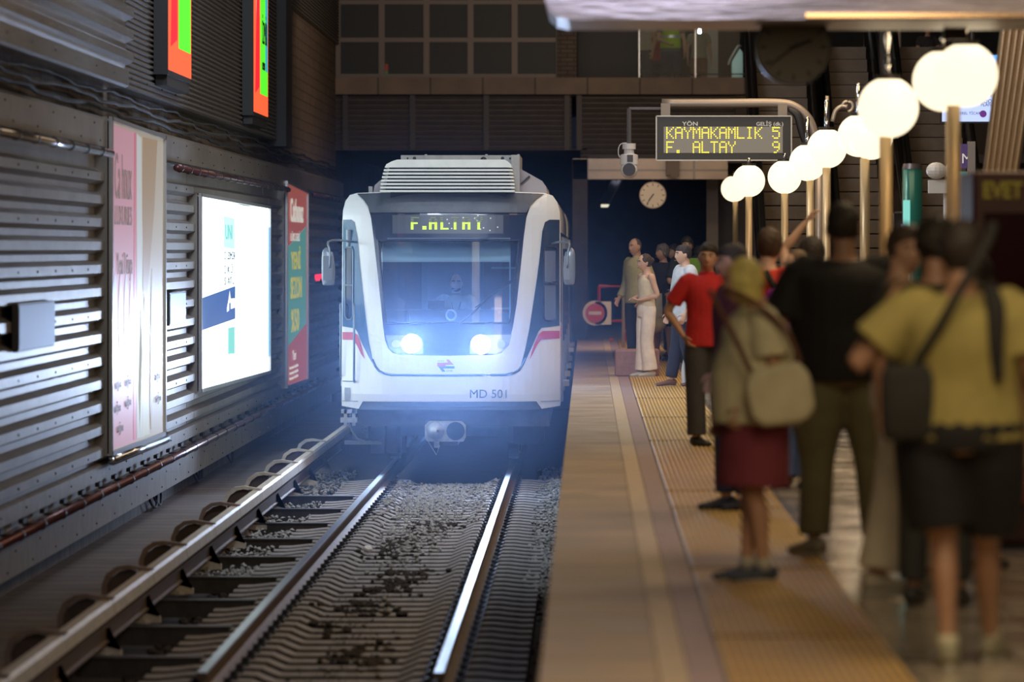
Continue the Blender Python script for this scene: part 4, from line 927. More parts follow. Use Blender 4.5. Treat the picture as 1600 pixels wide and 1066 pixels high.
# body shell running back from the front outline; second car behind
def shell(y_start, length, name, front=False):
    base = [tp(*p) for p in outline[:17]]
    bm = B(); rings = []
    for yy, s in ((None, 1), (.9, 1), (length, 1)):
        rings.append([bm.verts.new((x*s, (dep(x, z)+.005 if front else y_start) if yy is None else y_start+yy, z)) for x, z in base])
    n = len(base)
    for a, b in zip(rings, rings[1:]):
        for k in range(n-1): bm.faces.new((a[k], a[k+1], b[k+1], b[k]))
        bm.faces.new((a[n-1], a[0], b[0], b[n-1]))
    bm.faces.new(rings[-1][::-1])
    if not front: bm.faces.new(rings[0])
    return fin(name, bm, white, T)
shell(0, 22, 'car_body', True)
shell(22.7, 22, 'car_body')
bm = B(); box(bm, -1.1, 1.1, 21.9, 22.8, .9, 3.2); fin('gangway', bm, dark, T)
for y0_ in (0, 22.7):
    for sx in (-1, 1):
        bm = B()
        box(bm, sx*1.33-.006, sx*1.33+.006, y0_+1.2, y0_+21.7, 1.75, 2.85); fin('window_band', bm, M('dark_window', (.01, .015, .025), .1, .1), T)
        bm = B(); box(bm, sx*1.331-.006, sx*1.331+.006, y0_+.9, y0_+21.8, 1.58, 1.68); fin('red_stripe', bm, red_p, T)
        for k in range(4):
            y = y0_+2.6+5.1*k
            bm = B(); box(bm, sx*1.335-.02, sx*1.335+.02, y, y+1.35, .74, 2.8)
            d_ = fin('passenger_door', bm, M('door_grey', (.30, .32, .35), .3, .3), T)
            bm = B(); box(bm, sx*1.36-.01, sx*1.36+.01, y+.12, y+.6, 1.5, 2.65); box(bm, sx*1.36-.01, sx*1.36+.01, y+.75, y+1.23, 1.5, 2.65); fin('door_window', bm, MATS['dark_window'], d_)
            bm = B(); box(bm, min(sx*1.32, sx*1.43), max(sx*1.32, sx*1.43), y+.1, y+.6, .93, 1.0); fin('footstep', bm, M('step_pale', (.5, .5, .5), .5), T)
# cab interior
ci = M('cab_wall', (.17, .21, .27), .6); ci2 = M('cab_wall_pale', (.24, .29, .35), .6); ci3 = M('cab_wood', (.24, .10, .05), .5)
bm = B(); box(bm, -1.2, 1.2, 1.75, 1.8, .8, 2.9); fin('cab_back_wall', bm, ci, T)
for a, b_, m_, nm in ((652, 734, ci2, 'cab_door'), (737, 746, ci2, 'cab_pillar'), (752, 806, ci3, 'cab_cupboard')):
    x0_, _ = tp(a, 0); x1_, _ = tp(b_, 0); bm = B(); box(bm, x0_, x1_, 1.70, 1.75, .8, 2.85); fin(nm, bm, m_, T)
bm = B(); box(bm, tp(764, 0)[0], 1.1, 1.66, 1.70, tp(0, 421)[1], tp(0, 418)[1]); box(bm, tp(764, 0)[0], 1.1, 1.66, 1.70, tp(0, 486)[1], tp(0, 483)[1]); fin('cab_shelf', bm, M('shelf_tan', (.5, .36, .2), .5), T)
for sx in (-1, 1):
    bm = B(); box(bm, sx*1.22-.02, sx*1.22+.02, .6, 1.75, .8, 2.9); fin('cab_side_wall', bm, ci, T)
bm = B(); box(bm, -1.2, 1.2, .5, 1.75, .78, .82); fin('cab_floor', bm, dark, T)
bm = B(); box(bm, -1.15, 1.15, .6, 1.75, 2.85, 2.9); fin('cab_ceiling', bm, ci, T)
bm = B(); box(bm, tp(637, 0)[0], tp(776, 0)[0], .42, .9, .95, tp(0, 485)[1]); fin('driver_desk', bm, M('desk_grey', (.14, .17, .22), .5), T)
bm = B(); box(bm, -.95, tp(637, 0)[0]-.01, .45, .9, .95, tp(0, 486)[1]); box(bm, tp(776, 0)[0]+.01, .98, .45, .9, .95, tp(0, 490)[1]); fin('side_desk', bm, M('desk_dark', (.06, .07, .09), .5), T)
bm = B(); x0_, z0_ = tp(669, 484); x1_, z1_ = tp(692, 475); box(bm, x0_-.03, x1_, .8, .84, z0_, z1_+.03); fin('desk_monitor', bm, dark, T)
x, z = tp(704, 493); bm = B()
R1 = [(x+.058*math.cos(2*PI*k/24), .14, z+.058*math.sin(2*PI*k/24)) for k in range(25)]
tube(bm, R1, .013, 8); fin('round_badge', bm, M('badge_white', (.85, .9, .95), .3), T, True)
bm = B(); disc(bm, (x, .15, z), (0, 1, 0), .045, .01, 16); fin('badge_centre', bm, M('badge_blue', (.12, .22, .4), .3), T)
# sun blind
x0_, z1_ = tp(593, 378); x1_, z0_ = tp(795, 408)
bm = B(); box(bm, x0_, x1_, .42, .45, z0_, z1_); fin('sun_blind', bm, M('blind_pale', (.75, .9, .88), .6), T)
bm = B(); box(bm, x0_, x1_, .40, .425, z0_-.012, z0_+.012); box(bm, x0_-.02, x1_+.02, .40, .425, z1_, z1_+.022); box(bm, x1_, x1_+.015, .40, .42, z0_-.7, z1_); fin('blind_rail', bm, M('blind_rail_white', (.72, .8, .78), .4), T)
# interior lamp of the cab
cl = bpy.data.lights.new('cab_lamp', 'POINT'); cl.energy = 2; cl.color = (.75, .85, 1); cl.shadow_soft_size = .15
co = bpy.data.objects.new('cab_lamp', cl); C.objects.link(co); co.location = (XC-.1, Y0+.75, -1.05+2.65)
# wiper
bm = B()
P_ = [tp(716, 508), tp(740, 488), tp(762, 466), tp(790, 446), tp(799, 438)]
tube(bm, [(x, dep(x, z)-.05, z) for x, z in P_], .009, 6); a = tp(742, 481); b_ = tp(806, 436); tube(bm, [(a[0], dep(*a)-.035, a[1]), (b_[0], dep(*b_)-.035, b_[1])], .007, 6)
fin('wiper', bm, dark, T)
# air conditioner
ac = M('roof_unit_white', (.82, .84, .80), .45, 0, .08, 5)
x0_, z0_ = tp(593, 300); x1_, z1_ = tp(804, 249)
bm = B(); prof = []
n = 7; zz = [z0_+(z1_-z0_)*k/ (2*n+1) for k in range(2*n+2)]
# stacked louvre slats with dark gaps
def acsec(z):  # half width inset by height
    t = (z-z0_)/(z1_-z0_); return .085*t**1.6 + (.12*max(0, t-.8)/.2*max(0, t-.8)/.2)
hgt = z1_-z0_
slat_b = []
for k in range(8):
    za = z0_+hgt*(.0+k*.108); zb = za+hgt*.058
    if k == 7: zb = z1_
    steps = [za, zb] if k < 7 else [za, za+(zb-za)*.4, za+(zb-za)*.75, zb]
    pr = [(x0_+acsec(q), q) for q in steps] + [(x1_-acsec(q)*.6, q) for q in steps[::-1]]
    prism(bm, pr, -.02+.3*((za-z0_)/hgt)**2*.5+.1, 3.0)
fin('air_conditioner', bm, ac, T)
bm = B(); prism(bm, [(x0_+.06, z0_+.01), (x1_-.04, z0_+.01), (x1_-.1, z1_-.04), (x0_+.12, z1_-.04)], .2, 2.98); box(bm, x0_+.12, x1_-.12, .3, 2.9, z0_-.09, z0_+.01); fin('unit_shade_core', bm, M('unit_shade_core', (.012, .016, .02), .6), T)  # core made black to give the shade between the slats
x2_, z2_ = tp(619, 250); x3_, z3_ = tp(808, 239)
bm = B(); box(bm, x2_, x3_, 1.6, 3.4, z2_-.35, z3_)
for a in (660, 757, 808): x, _ = tp(a, 0); box(bm, x-.02, x+.01, 1.55, 1.62, z2_-.02, z3_+.012)
box(bm, x3_-.08, x3_+.02, .8, 3.4, z0_, z3_-.01)
fin('unit_frame', bm, M('frame_grey_paint', (.33, .33, .33), .5, .2, .15, 6), T)
bm = B()
for a in (630, 641, 755, 782, 794):
    x, z = tp(a, 244); disc(bm, (x, 1.58, z), (0, 1, 0), .012 if a not in (641, 782) else .022, .03, 8)
x, z = tp(752, 247); ball(bm, (x, 1.4, z), .04, seg=10, rings=6); fin('rivets', bm, dark, T)
bm = B()
poly = [tp(804, 300), tp(804, 262), tp(812, 262), tp(830, 272), tp(846, 281), tp(852, 290), tp(854, 300)]
prism(bm, poly, 1.2, 6); fin('roof_cowl', bm, M('cowl_grey', (.36, .33, .34), .5, .1), T)
bm = B(); poly = [tp(577, 300), tp(579, 288), tp(588, 280), tp(600, 275), tp(600, 300)]; prism(bm, poly, 1.2, 6); box(bm, tp(571, 0)[0], tp(577, 0)[0], .9, 1.1, tp(0, 301)[1], tp(0, 290)[1]); fin('roof_cowl', bm, MATS['cowl_grey'], T)
bm = B(); a = tp(812, 286); b_ = tp(826, 273); obox(bm, (a[0], 1.17, a[1]), (b_[0], 1.17, b_[1]), .02, .03, (0, 1, 0)); fin('black_strap', bm, dark, T)
bm = B(); box(bm, tp(612, 0)[0], tp(790, 0)[0], .5, 1.5, tp(0, 301)[1]-.02, tp(0, 297)[1]); fin('unit_plinth', bm, dark, T)
# mirrors
mm = M('mirror_shell', (.25, .29, .35), .3, .3)
for sx, (ax, ay, bx, by) in ((-1, (504, 391, 525, 446)), (1, (880, 391, 899, 445))):
    x0m, z1m = tp(ax, ay); x1m, z0m = tp(bx, by); xm = (x0m+x1m)/2; hw2 = (x1m-x0m)/2
    bm = B(); loft(bm, [(xm-sx*0, -.25, z0m, hw2*.55, .05), (xm, -.25, z0m+.03, hw2*.9, .08), (xm+sx*.0, -.25, (z0m+z1m)/2, hw2, .09), (xm+sx*.01, -.25, z1m-.03, hw2*.8, .08), (xm, -.25, z1m, hw2*.5, .05)], n=16, sm=3, power=4)
    mo = fin('wing_mirror', bm, mm, T, True)
    bm = B(); box(bm, xm-hw2*.7 if sx < 0 else xm-hw2*.9, xm+hw2*.5 if sx < 0 else xm+hw2*.1, -.345, -.33, z0m+.06, z1m-.07); fin('mirror_face', bm, M('mirror_face', (.4, .46, .55) if sx < 0 else (.1, .13, .18), .15, .6), mo)
    bm = B(); jx, jz = tp(547 if sx < 0 else 862, 378 if sx < 0 else 381)
    tube(bm, [(jx, dep(jx, jz), jz), (xm+sx*-.12, -.1, jz+.02), (xm, -.27, jz+.0), (xm-sx*.02, -.33, jz-.12), (xm-sx*.02, -.36, (z0m+z1m)/2)], .013, 8, 3); fin('mirror_arm', bm, M('arm_blue', (.2, .24, .3), .3, .5), mo, True)
bm = B(); x, z = tp(542, 372); loft(bm, [(x, dep(x, z)-.02, z-.10, .03, .02), (x, dep(x, z)-.03, z+.1, .035, .03)], n=10, sm=1); fin('hinge_block', bm, mm, T); x, z = tp(853, 372); bm = B(); box(bm, x-.03, x+.03, dep(x, z)-.05, dep(x, z), z-.09, z+.09); fin('door_handle', bm, MATS['trim_dark'], T)
# coupler
cm = M('coupler_metal', (.36, .40, .45), .45, .4, .25, 14)
x0_, z1_ = tp(664, 658); x1_, z0_ = tp(728, 690); c_ = .05
oct_ = [(x0_+c_*.6, z0_), (x1_-c_*.6, z0_), (x1_, z0_+c_), (x1_, z1_-c_), (x1_-c_, z1_), (x0_+c_, z1_), (x0_, z1_-c_), (x0_, z0_+c_)]
bm = B(); prism(bm, oct_, -.08, .12)
co_ = fin('coupler', bm, cm, T)
x, z = tp(681, 673); bm = B(); loft(bm, [(x, -.08, z, .105, .105), (x, -.12, z, .105, .10), (x-.01, -.26, z, .06, .06), (x-.01, -.29, z, .03, .03)], ref=(1, 0, 0), n=22, sm=1); fin('coupler_cone', bm, M('cone_pale', (.5, .56, .62), .4, .4), co_, True)
bm = B(); disc(bm, (x+.03, -.30, z+.002), (0, 1, 0), .016, .1, 10); fin('cone_pin', bm, dark, co_)
x, z = tp(712, 673.5); bm = B(); loft(bm, [(x, -.082, z, .105, .105), (x, -.095, z, .11, .11), (x, -.095, z, .098, .098), (x, -.082, z, .095, .095)], ref=(1, 0, 0), n=26, sm=1); disc(bm, (x, -.086, z), (0, 1, 0), .1, .02, 26); fin('coupler_cup', bm, M('cup_dark', (.02, .03, .06), .3, .5), co_)
bm = B(); a = tp(669, 690); b_ = tp(682, 711); c2 = tp(687, 696); tube(bm, [(a[0], -.02, a[1]), (b_[0], -.03, b_[1]), (c2[0], -.02, c2[1])], .006, 6); box(bm, tp(678, 0)[0], tp(686, 0)[0], -.03, .05, tp(0, 700)[1], tp(0, 689)[1]); fin('hook_chain', bm, cm, co_)
bm = B(); box(bm, -.16, .1, .1, 2.2, .28, .42); fin('coupler_bar', bm, und, T)
# underframe, equipment boxes, bogie
bm = B(); box(bm, -1.2, 1.2, .45, 21.5, .5, .76); fin('underframe', bm, und, T)
for a, b_, t, bt, yy in ((574, 597, 655, 714, 1.0), (598, 617, 654, 714, 1.05), (545, 566, 650, 695, .9), (800, 850, 650, 700, 1.2)):
    x0_, z1_ = tp(a, t); x1_, z0_ = tp(b_, bt); bm = B(); box(bm, x0_, x1_-.01, yy, yy+1, z0_, z1_); fin('equipment_box', bm, M('equip_%d' % a, (.10, .115, .16) if a != 800 else (.03, .035, .05), .6, .3, .2, 6), T)
bm = B(); x, z = tp(543, 641); box(bm, x-.09, x+.10, .3, .4, z-.05, z); box(bm, x-.06, x-.02, .3, .35, z-.2, z); box(bm, x+.04, x+.08, .3, .35, z-.2, z); box(bm, x-.1, x+.1, .28, .42, z-.16, z-.10); fin('lifting_bracket', bm, cm, T)
bm = B(); x, z = tp(566, 683); box(bm, x-.25, x+.2, .8, 1.0, z-.12, z-.08)
for k in range(7): disc(bm, (x-.0, .9, z+.02*k-.1+.06), (0, 0, 1), .035, .012, 10)
tube(bm, [(x-.2, .85, z+.15), (x-.1, .8, z-.05), (x+.1, .8, z-.1)], .015, 6, 2); fin('shoe_gear', bm, M('shoe_gear', (.2, .22, .26), .5, .4), T)
for yy in (3.2, 5.2, 16.6, 18.6):
    for xx in (-.7535, .7315):
        bm = B(); disc(bm, (xx-.065, yy, .37), (1, 0, 0), .365, .13, 28); fin('wheel', bm, M('wheel_steel', (.08, .08, .09), .4, .7), T)
for yy in (4.2, 17.6):
    bm = B(); box(bm, -1.0, 1.0, yy-1.3, yy+1.3, .3, .55); fin('bogie_frame', bm, und, T)
# ---- blue haze shaped around the train front to add a headlight glow
m = bpy.data.materials.new('glow_haze'); m.use_nodes = True; nt = m.node_tree; nt.nodes.remove(nt.nodes['Principled BSDF'])
v = nt.nodes.new('ShaderNodeVolumeScatter'); v.inputs['Anisotropy'].default_value = .68; v.inputs['Color'].default_value = (.36, .55, 1, 1)
tc = nt.nodes.new('ShaderNodeTexCoord'); gr = nt.nodes.new('ShaderNodeTexGradient'); gr.gradient_type = 'QUADRATIC_SPHERE'
mu = nt.nodes.new('ShaderNodeMath'); mu.operation = 'MULTIPLY'; mu.inputs[1].default_value = .026
nt.links.new(tc.outputs['Object'], gr.inputs[0]); nt.links.new(gr.outputs['Fac'], mu.inputs[0]); nt.links.new(mu.outputs[0], v.inputs['Density'])
nt.links.new(v.outputs[0], nt.nodes['Material Output'].inputs['Volume'])
bm = B(); ball(bm, (0, 0, 0), 1, seg=24, rings=16); GLOW_HAZE = struct(fin('added_glow_haze', bm, m)); GLOW_HAZE.location = (XC, 62.5, -.1); GLOW_HAZE.scale = (5.2, 13, 4.2)
# ------------------------------------------------------------------ people
def V(*a): return Vector(a)
def G(a, s): return math.exp(-(a/s)**2)
def head_mesh(bm, c, yaw, pitch=0, k=1.0, seg=30, rings=22):
    R = Matrix.Rotation(yaw, 3, 'Z') @ Matrix.Rotation(pitch, 3, 'X'); a, b, h = .076, .096, .120
    def P(th, ph):
        x = a*math.sin(th)*math.cos(ph); y = b*math.sin(th)*math.sin(ph); z = h*math.cos(th)
        if z < 0:
            t = -z/h; x *= 1-.30*t**1.6
            if y > 0: y *= 1-.5*t**1.1
            else: y *= 1-.06*t
        if y < 0:
            y -= .024*G(x, .013)*G(z+.028, .017) + .010*G(x, .010)*G(z-.0, .03)
            y += .009*(G(x-.031, .014)+G(x+.031, .014))*G(z-.008, .011)
            y -= .005*(G(x-.03, .02)+G(x+.03, .02))*G(z-.030, .009)
            y -= .007*G(x, .021)*G(z+.064, .006) + .006*G(x, .019)*G(z+.078, .006)
            y += .003*G(x, .02)*G(z+.071, .003)
            y -= .009*G(x, .02)*G(z+.105, .016)
        return c + R @ (V(x, y, z)*k)
    top = bm.verts.new(P(0, 0)); bot = bm.verts.new(P(PI, 0)); rr = []
    for i in range(1, rings): rr.append([bm.verts.new(P(PI*i/rings, 2*PI*j/seg)) for j in range(seg)])
    for j in range(seg):
        bm.faces.new((top, rr[0][j], rr[0][(j+1) % seg])); bm.faces.new((bot, rr[-1][(j+1) % seg], rr[-1][j]))
        for p, q in zip(rr, rr[1:]): bm.faces.new((p[j], q[j], q[(j+1) % seg], p[(j+1) % seg]))
    for sx in (-1, 1):
        e = c + R @ (V(sx*.079, .008, -.005)*k); s2 = B()
        ball(bm, e, .010*k, .018*k, .031*k, 8, 6)
    return R
def hand(bm, wpos, d, side, curl=.45, k=1.0, fwd=None):
    d = d.normalized(); f = V(0, -1, 0) if fwd is None else V(*fwd)
    l = f-d*f.dot(d)
    if l.length < .2: l = V(0, 0, 1)-d*d.z
    l.normalize(); n = d.cross(l).normalized()
    if n.x*side > 0: n = -n          # palm faces the body
    p = wpos
    loft(bm, [(*(p-d*.01*k), .024*k, .018*k), (*(p+d*.03*k), .034*k, .016*k), (*(p+d*.085*k), .040*k, .014*k), (*(p+d*.098*k), .036*k, .011*k)], ref=l, n=10, sm=2)
    for o_, ln, sp in ((.030, .068, .10), (.0105, .077, .03), (-.0105, .071, -.04), (-.0295, .056, -.12)):
        q = p+d*.088*k+l*o_*k; dd = (d+l*sp).normalized(); pts = [q]; cu = curl
        for s_ in (.45, .32, .23):
            dd = (dd*math.cos(cu)+n*math.sin(cu)).normalized(); q = q+dd*ln*s_*k; pts.append(q); cu = curl*.8
        loft(bm, [(*a, r*k, r*k) for a, r in zip(pts, (.0095, .009, .008, .0065))], ref=l, n=7, sm=2)
    q = p+d*.022*k+l*.026*k; d1 = (d*.55+l*.75+n*.25).normalized(); d2 = (d*.85+l*.35+n*.35).normalized()
    loft(bm, [(*q, .013*k, .013*k), (*(q+d1*.035*k), .0115*k, .0115*k), (*(q+d1*.035*k+d2*.032*k), .010*k, .010*k), (*(q+d1*.035*k+d2*.055*k), .007*k, .007*k)], ref=n, n=8, sm=2)
def remesh(o, vox, sm=2):
    r = o.modifiers.new('skin', 'REMESH'); r.mode = 'VOXEL'; r.voxel_size = vox; r.use_smooth_shade = True
    s = o.modifiers.new('soften', 'SMOOTH'); s.factor = .5; s.iterations = sm
SK = {}
def skin_mat(t): return M('skin_%s' % t, {'light': (.66, .42, .31), 'mid': (.52, .30, .21), 'dark': (.38, .21, .14)}[t], .5, 0, .08, 12)
def cloth(c, n=None, v=.14): 
    n = 'fabric_%02x%02x%02x' % tuple(int(255*a) for a in c) if n is None else n
    return M(n, c, .85, 0, v, 7, .5, 9)
def seg_pts(J, t):
    """points along a limb J=[a,b,c] up to t in 0..2"""
    if t <= 1: return [J[0], J[0].lerp(J[1], t)]
    return [J[0], J[1], J[1].lerp(J[2], t-1)]
def person(x, Y, z0, yaw, H, label, top, bottom, hair='short', hair_c=(.03, .022, .018), skin='mid', shoes=(.03, .03, .035), arms=None, legs=None, hyaw=0, hpitch=0, build=1.0, belly=0, lean=0, vox=.011, feat=True, parentless=None, feet=True, sleeve_c=None):
    e = empty('person', (x, Y, z0), yaw); tag(e, label, 'person')
    s = H/1.75; e.scale = (s, s, s)
    arms = arms or {}; legs = legs or {}; b = build
    sk = skin_mat(skin)
    A = {}; Lg = {}
    for sd, sg in (('L', 1), ('R', -1)):
        a = arms.get(sd, ((.255, .03, 1.14), (.265, -.05, .90)))
        el, wr = [V(sg*abs(p[0])*1 if len(p) == 3 else p[0], p[1], p[2]) for p in a[:2]]
        A[sd] = [V(sg*.185*(1+.4*(b-1)), .0, 1.425-.06*max(0, b-1)), el, wr, a[2] if len(a) > 2 else None]
        l = legs.get(sd, ((.10, -.015, .49), (.105, .02, .085)))
        kn, an = [V(sg*p[0], p[1], p[2]) for p in l[:2]]
        Lg[sd] = [V(sg*.092*b, 0, .90), kn, an, l[2] if len(l) > 2 else 0]
    hc = V(0, -.012+lean*.9-.02, 1.632)
    bm = B()
    loft(bm, [(0, 0, .86, .12*b, .09*b), (0, .005, .92, .168*b, .115*b), (0, 0, 1.0, .155*b, .11*b+belly*.4), (0, -belly*.3, 1.1, .138*b+belly*.3, .10*b+belly*.7), (0, 0, 1.25, .155*b, .115*b), (0, .0, 1.36, .165*b, .11*b), (0, .005, 1.43, .135*b, .085*b), (0, .01, 1.475, .075, .065), (0, .005, 1.52, .056, .058), (hc.x, hc.y+.02, 1.60, .054, .058)], n=18, sm=3)
    for sd, sg in (('L', 1), ('R', -1)):
        S, E_, W_, hd = A[sd]; c1 = S+V(-sg*.05, 0, .005)
        loft(bm, [(*c1, .05*b, .05*b), (*S, .056*b, .056*b), (*S.lerp(E_, .4), .047*b, .047*b), (*E_, .038, .038), (*E_.lerp(W_, .3), .040, .038), (*E_.lerp(W_, .7), .031, .029), (*W_, .026, .021)], ref=(0, 1, 0), n=12, sm=3)
        d = V(*hd) if hd else (W_-E_)
        hand(bm, W_, d, sg)
        Hp, K, An, fy = Lg[sd]
        loft(bm, [(*(Hp+V(0, 0, .02)), .085*b, .09*b), (*Hp.lerp(K, .3), .084*b, .088*b), (*Hp.lerp(K, .7), .066*b, .068*b), (*K, .054, .057), (*(K.lerp(An, .3)+V(0, .012, 0)), .052, .056), (*K.lerp(An, .7), .038, .04), (*An, .034, .038)], n=14, sm=3)
        R = Matrix.Rotation(fy, 3, 'Z'); fl = An.z-.085
        loft(bm, [(*(An+R@V(0, .055, -.045)), .026, .03), (*(An+R@V(0, .01, -.045)), .036, .038), (*(An+R@V(0, -.07, -.052)), .04, .028), (*(An+R@V(0, -.14, -.062)), .042, .018), (*(An+R@V(0, -.175, -.066)), .025, .012)], n=10, sm=2)
    head_mesh(bm, hc, hyaw, hpitch)
    body = fin('body', bm, sk, e); remesh(body, vox*.8, 1)
    R = Matrix.Rotation(hyaw, 3, 'Z') @ Matrix.Rotation(hpitch, 3, 'X')
    if feat:
        for sx in (-1, 1):
            bm = B(); ball(bm, hc+R@V(sx*.031, -.079, .008), .011, .010, .008, 10, 8); eo = fin('eye', bm, M('eye_white', (.6, .58, .55), .2), e, True)
            bm = B(); ball(bm, hc+R@V(sx*.031, -.0865, .008), .0055, .004, .0055, 8, 6); fin('iris', bm, M('iris_dark', (.03, .018, .01), .2), eo, True)
            bm = B(); tube(bm, [hc+R@V(sx*.014, -.097, .029), hc+R@V(sx*.032, -.096, .034), hc+R@V(sx*.05, -.082, .028)], .0042, 6, 3); fin('eyebrow', bm, M('brow', (.03, .02, .015), .8), e, True)
        bm = B(); loft(bm, [(*(hc+R@V(-.024, -.092, -.070)), .002, .002), (*(hc+R@V(0, -.1055, -.069)), .006, .008), (*(hc+R@V(.024, -.092, -.070)), .002, .002)], ref=(0, 0, 1), n=8, sm=4); fin('mouth', bm, M('lips', (.36, .13, .10), .5), e, True)
    # hair
    if hair:
        hm = M('hair_%02x%02x%02x' % tuple(int(255*a) for a in hair_c), hair_c, .6, 0, .35, 30, .6, 60, stretch=(1, 1, .4)); bm = B()
        if hair == 'short': sp = [((0, .024, .030), (.084, .094, .108)), ((0, -.012, .064), (.068, .078, .064))]
        elif hair == 'curly': sp = [((0, .02, .040), (.100, .108, .108))]
        elif hair == 'thick': sp = [((0, .028, .028), (.091, .100, .116)), ((0, -.012, .066), (.072, .082, .068))]
        elif hair == 'bob': sp = [((0, .026, .012), (.108, .108, .130)), ((0, .035, -.045), (.098, .085, .085))]
        elif hair == 'long': sp = [((0, .022, .022), (.092, .100, .115)), ((0, .05, -.07), (.095, .070, .11)), ((0, .06, -.19), (.085, .05, .13))]
        elif hair == 'bun': sp = [((0, .020, .022), (.086, .098, .110)), ((0, .115, .03), (.045, .04, .045))]
        elif hair == 'tail': sp = [((0, .020, .022), (.086, .098, .110)), ((0, .10, -.02), (.035, .035, .05)), ((0, .115, -.11), (.03, .03, .08))]
        elif hair == 'shaved': sp = [((0, .014, .018), (.0785, .092, .1055))]
        elif hair == 'cap': sp = [((0, .012, .045), (.088, .103, .085))]
        for c_, r_ in sp: ball(bm, hc+R@V(*c_), *r_, 22, 16)
        # rotate anisotropy is negligible: radii are close
        for v in bm.verts: v.co += (v.co-hc).normalized()*(.010 if hair not in ('curly',) else .022)*pnoise(v.co*(28 if hair != 'curly' else 45))
        if hair == 'cap': loft(bm, [(*(hc+R@V(0, -.07, .055)), .07, .012), (*(hc+R@V(0, -.15, .045)), .055, .006)], ref=R@V(1, 0, 0), n=12, sm=1)
        h_ = fin('hair' if hair != 'cap' else 'cap', bm, hm, e); remesh(h_, vox*.9, 1)
    # top
    if top:
        col = top['c']; ez = top.get('ease', .016); hem = top.get('hem', .93); fl = top.get('flare', 0)
        bm = B(); nk = top.get('neck', 1.478)
        pts = [(0, 0, hem, .172*b+ez+fl, .120*b+ez+belly*.6+fl), (0, 0, hem+.10, .165*b+ez+fl*.8, .118*b+ez+belly*.8+fl*.7), (0, -belly*.3, 1.12, .152*b+ez+belly*.3+fl*.4, .112*b+ez+belly*.8+fl*.4), (0, 0, 1.26, .160*b+ez, .122*b+ez+belly*.2), (0, 0, 1.37, .168*b+ez, .116*b+ez)]
        if top.get('tank'): pts += [(0, .002, 1.42, .12*b, .10*b), (0, .005, 1.45, .095, .085)]
        else: pts += [(0, .003, 1.435, .142*b+ez*.7, .092*b+ez*.7), (0, .008, nk, .078+ez*.3, .070+ez*.3)]
        loft(bm, pts, n=22, sm=3)
        sl = top.get('sleeve', .55)
        if sl > 0 and not top.get('tank'):
            for sd, sg in (('L', 1), ('R', -1)):
                S, E_, W_, _ = A[sd]; J = seg_pts([S, E_, W_], sl); ew = top.get('sw', .012)
                rr = [.058*(1+.5*(b-1))+ew, .05*(1+.5*(b-1))+ew*1.6, .046+ew, .036+ew]
                P_ = [(*(S+V(-sg*.06, 0, .0)), .056*b+ew*.6, .056*b+ew*.6), (*S, rr[0]*.92, rr[0]*.92)]
                for q in J[1:]: P_.append((*q, 0, 0))
                m_ = len(P_)-2
                P_ = P_[:2] + [(*p[:3], rr[min(3, 1+i+(1 if sl > 1 and i else 0))], rr[min(3, 1+i+(1 if sl > 1 and i else 0))]) for i, p in enumerate(P_[2:])]
                loft(bm, P_, ref=(0, 1, 0), n=14, sm=3)
        o = fin(top.get('n', 'shirt'), bm, cloth(col), e); remesh(o, vox, 2)
        if top.get('collar'):
            bm = B(); loft(bm, [(0, .01, nk-.015, .076, .072), (0, .012, nk+.03, .068, .066)], n=18, sm=1, cap=False)
            c_ = fin('collar', bm, cloth(col), e, True); sd_ = c_.modifiers.new('thick', 'SOLIDIFY'); sd_.thickness = .008
        if top.get('vest'):
            bm = B(); loft(bm, [(0, 0, 1.0, .180*b+ez, .130*b+ez+belly), (0, 0, 1.25, .172*b+ez, .130*b+ez+belly), (0, 0, 1.40, .160*b+ez, .112*b+ez), (0, .005, 1.455, .11, .085)], n=20, sm=3)
            o = fin('safety_vest', bm, cloth(top['vest']), e); remesh(o, vox, 2)
            bm = B(); loft(bm, [(0, 0, 1.20, .178*b+ez, .137*b+ez+belly), (0, 0, 1.25, .178*b+ez, .137*b+ez+belly)], n=20, sm=1, cap=False); fin('reflective_band', bm, M('reflective', (.5, .52, .55), .3, .3), e, True)
    if bottom:
        col = bottom['c']; t = bottom.get('len', 1.93); ez = bottom.get('ease', .014); fr = bottom.get('flare', 0)
        bm = B()
        if bottom.get('skirt'):
            z1 = bottom['skirt']; K = (Lg['L'][1]+Lg['R'][1])/2
            loft(bm, [(0, 0, 1.03, .150*b+ez, .112*b+ez), (0, 0, .90, .182*b+ez, .130*b+ez), (0, K.y*.4, (.9+z1)/2, .185*b+ez+fr*.5, .135*b+ez+fr*.5), (0, K.y*.7, z1, .180*b+ez+fr, .135*b+ez+fr)], n=22, sm=3)
        else:
            loft(bm, [(0, 0, 1.04, .150*b+ez*.6, .112*b+ez*.6+belly*.5), (0, 0, .95, .172*b+ez, .122*b+ez+belly*.2), (0, 0, .86, .150*b+ez, .115*b+ez)], n=20, sm=3)
            for sd, sg in (('L', 1), ('R', -1)):
                Hp, K, An, _ = Lg[sd]; J = seg_pts([Hp, K, An], t)
                P_ = [(*(Hp+V(0, 0, .03)), .092*b+ez*.5, .098*b+ez*.5), (*Hp.lerp(K, .35), .088*b+ez, .092*b+ez)]
                if t <= 1: P_ += [(*Hp.lerp(K, t), .070*b+ez*1.3+fr, .075*b+ez*1.3+fr)]
                else:
                    P_ += [(*K, .062+ez+fr*.3, .064+ez+fr*.3), (*K.lerp(An, (t-1)*.55), .054+ez+fr*.65, .060+ez+fr*.65), (*K.lerp(An, t-1), .050+ez+fr, .056+ez+fr)]
                loft(bm, P_, n=16, sm=3)
        o = fin(bottom.get('n', 'trousers'), bm, cloth(col), e); remesh(o, vox, 2)
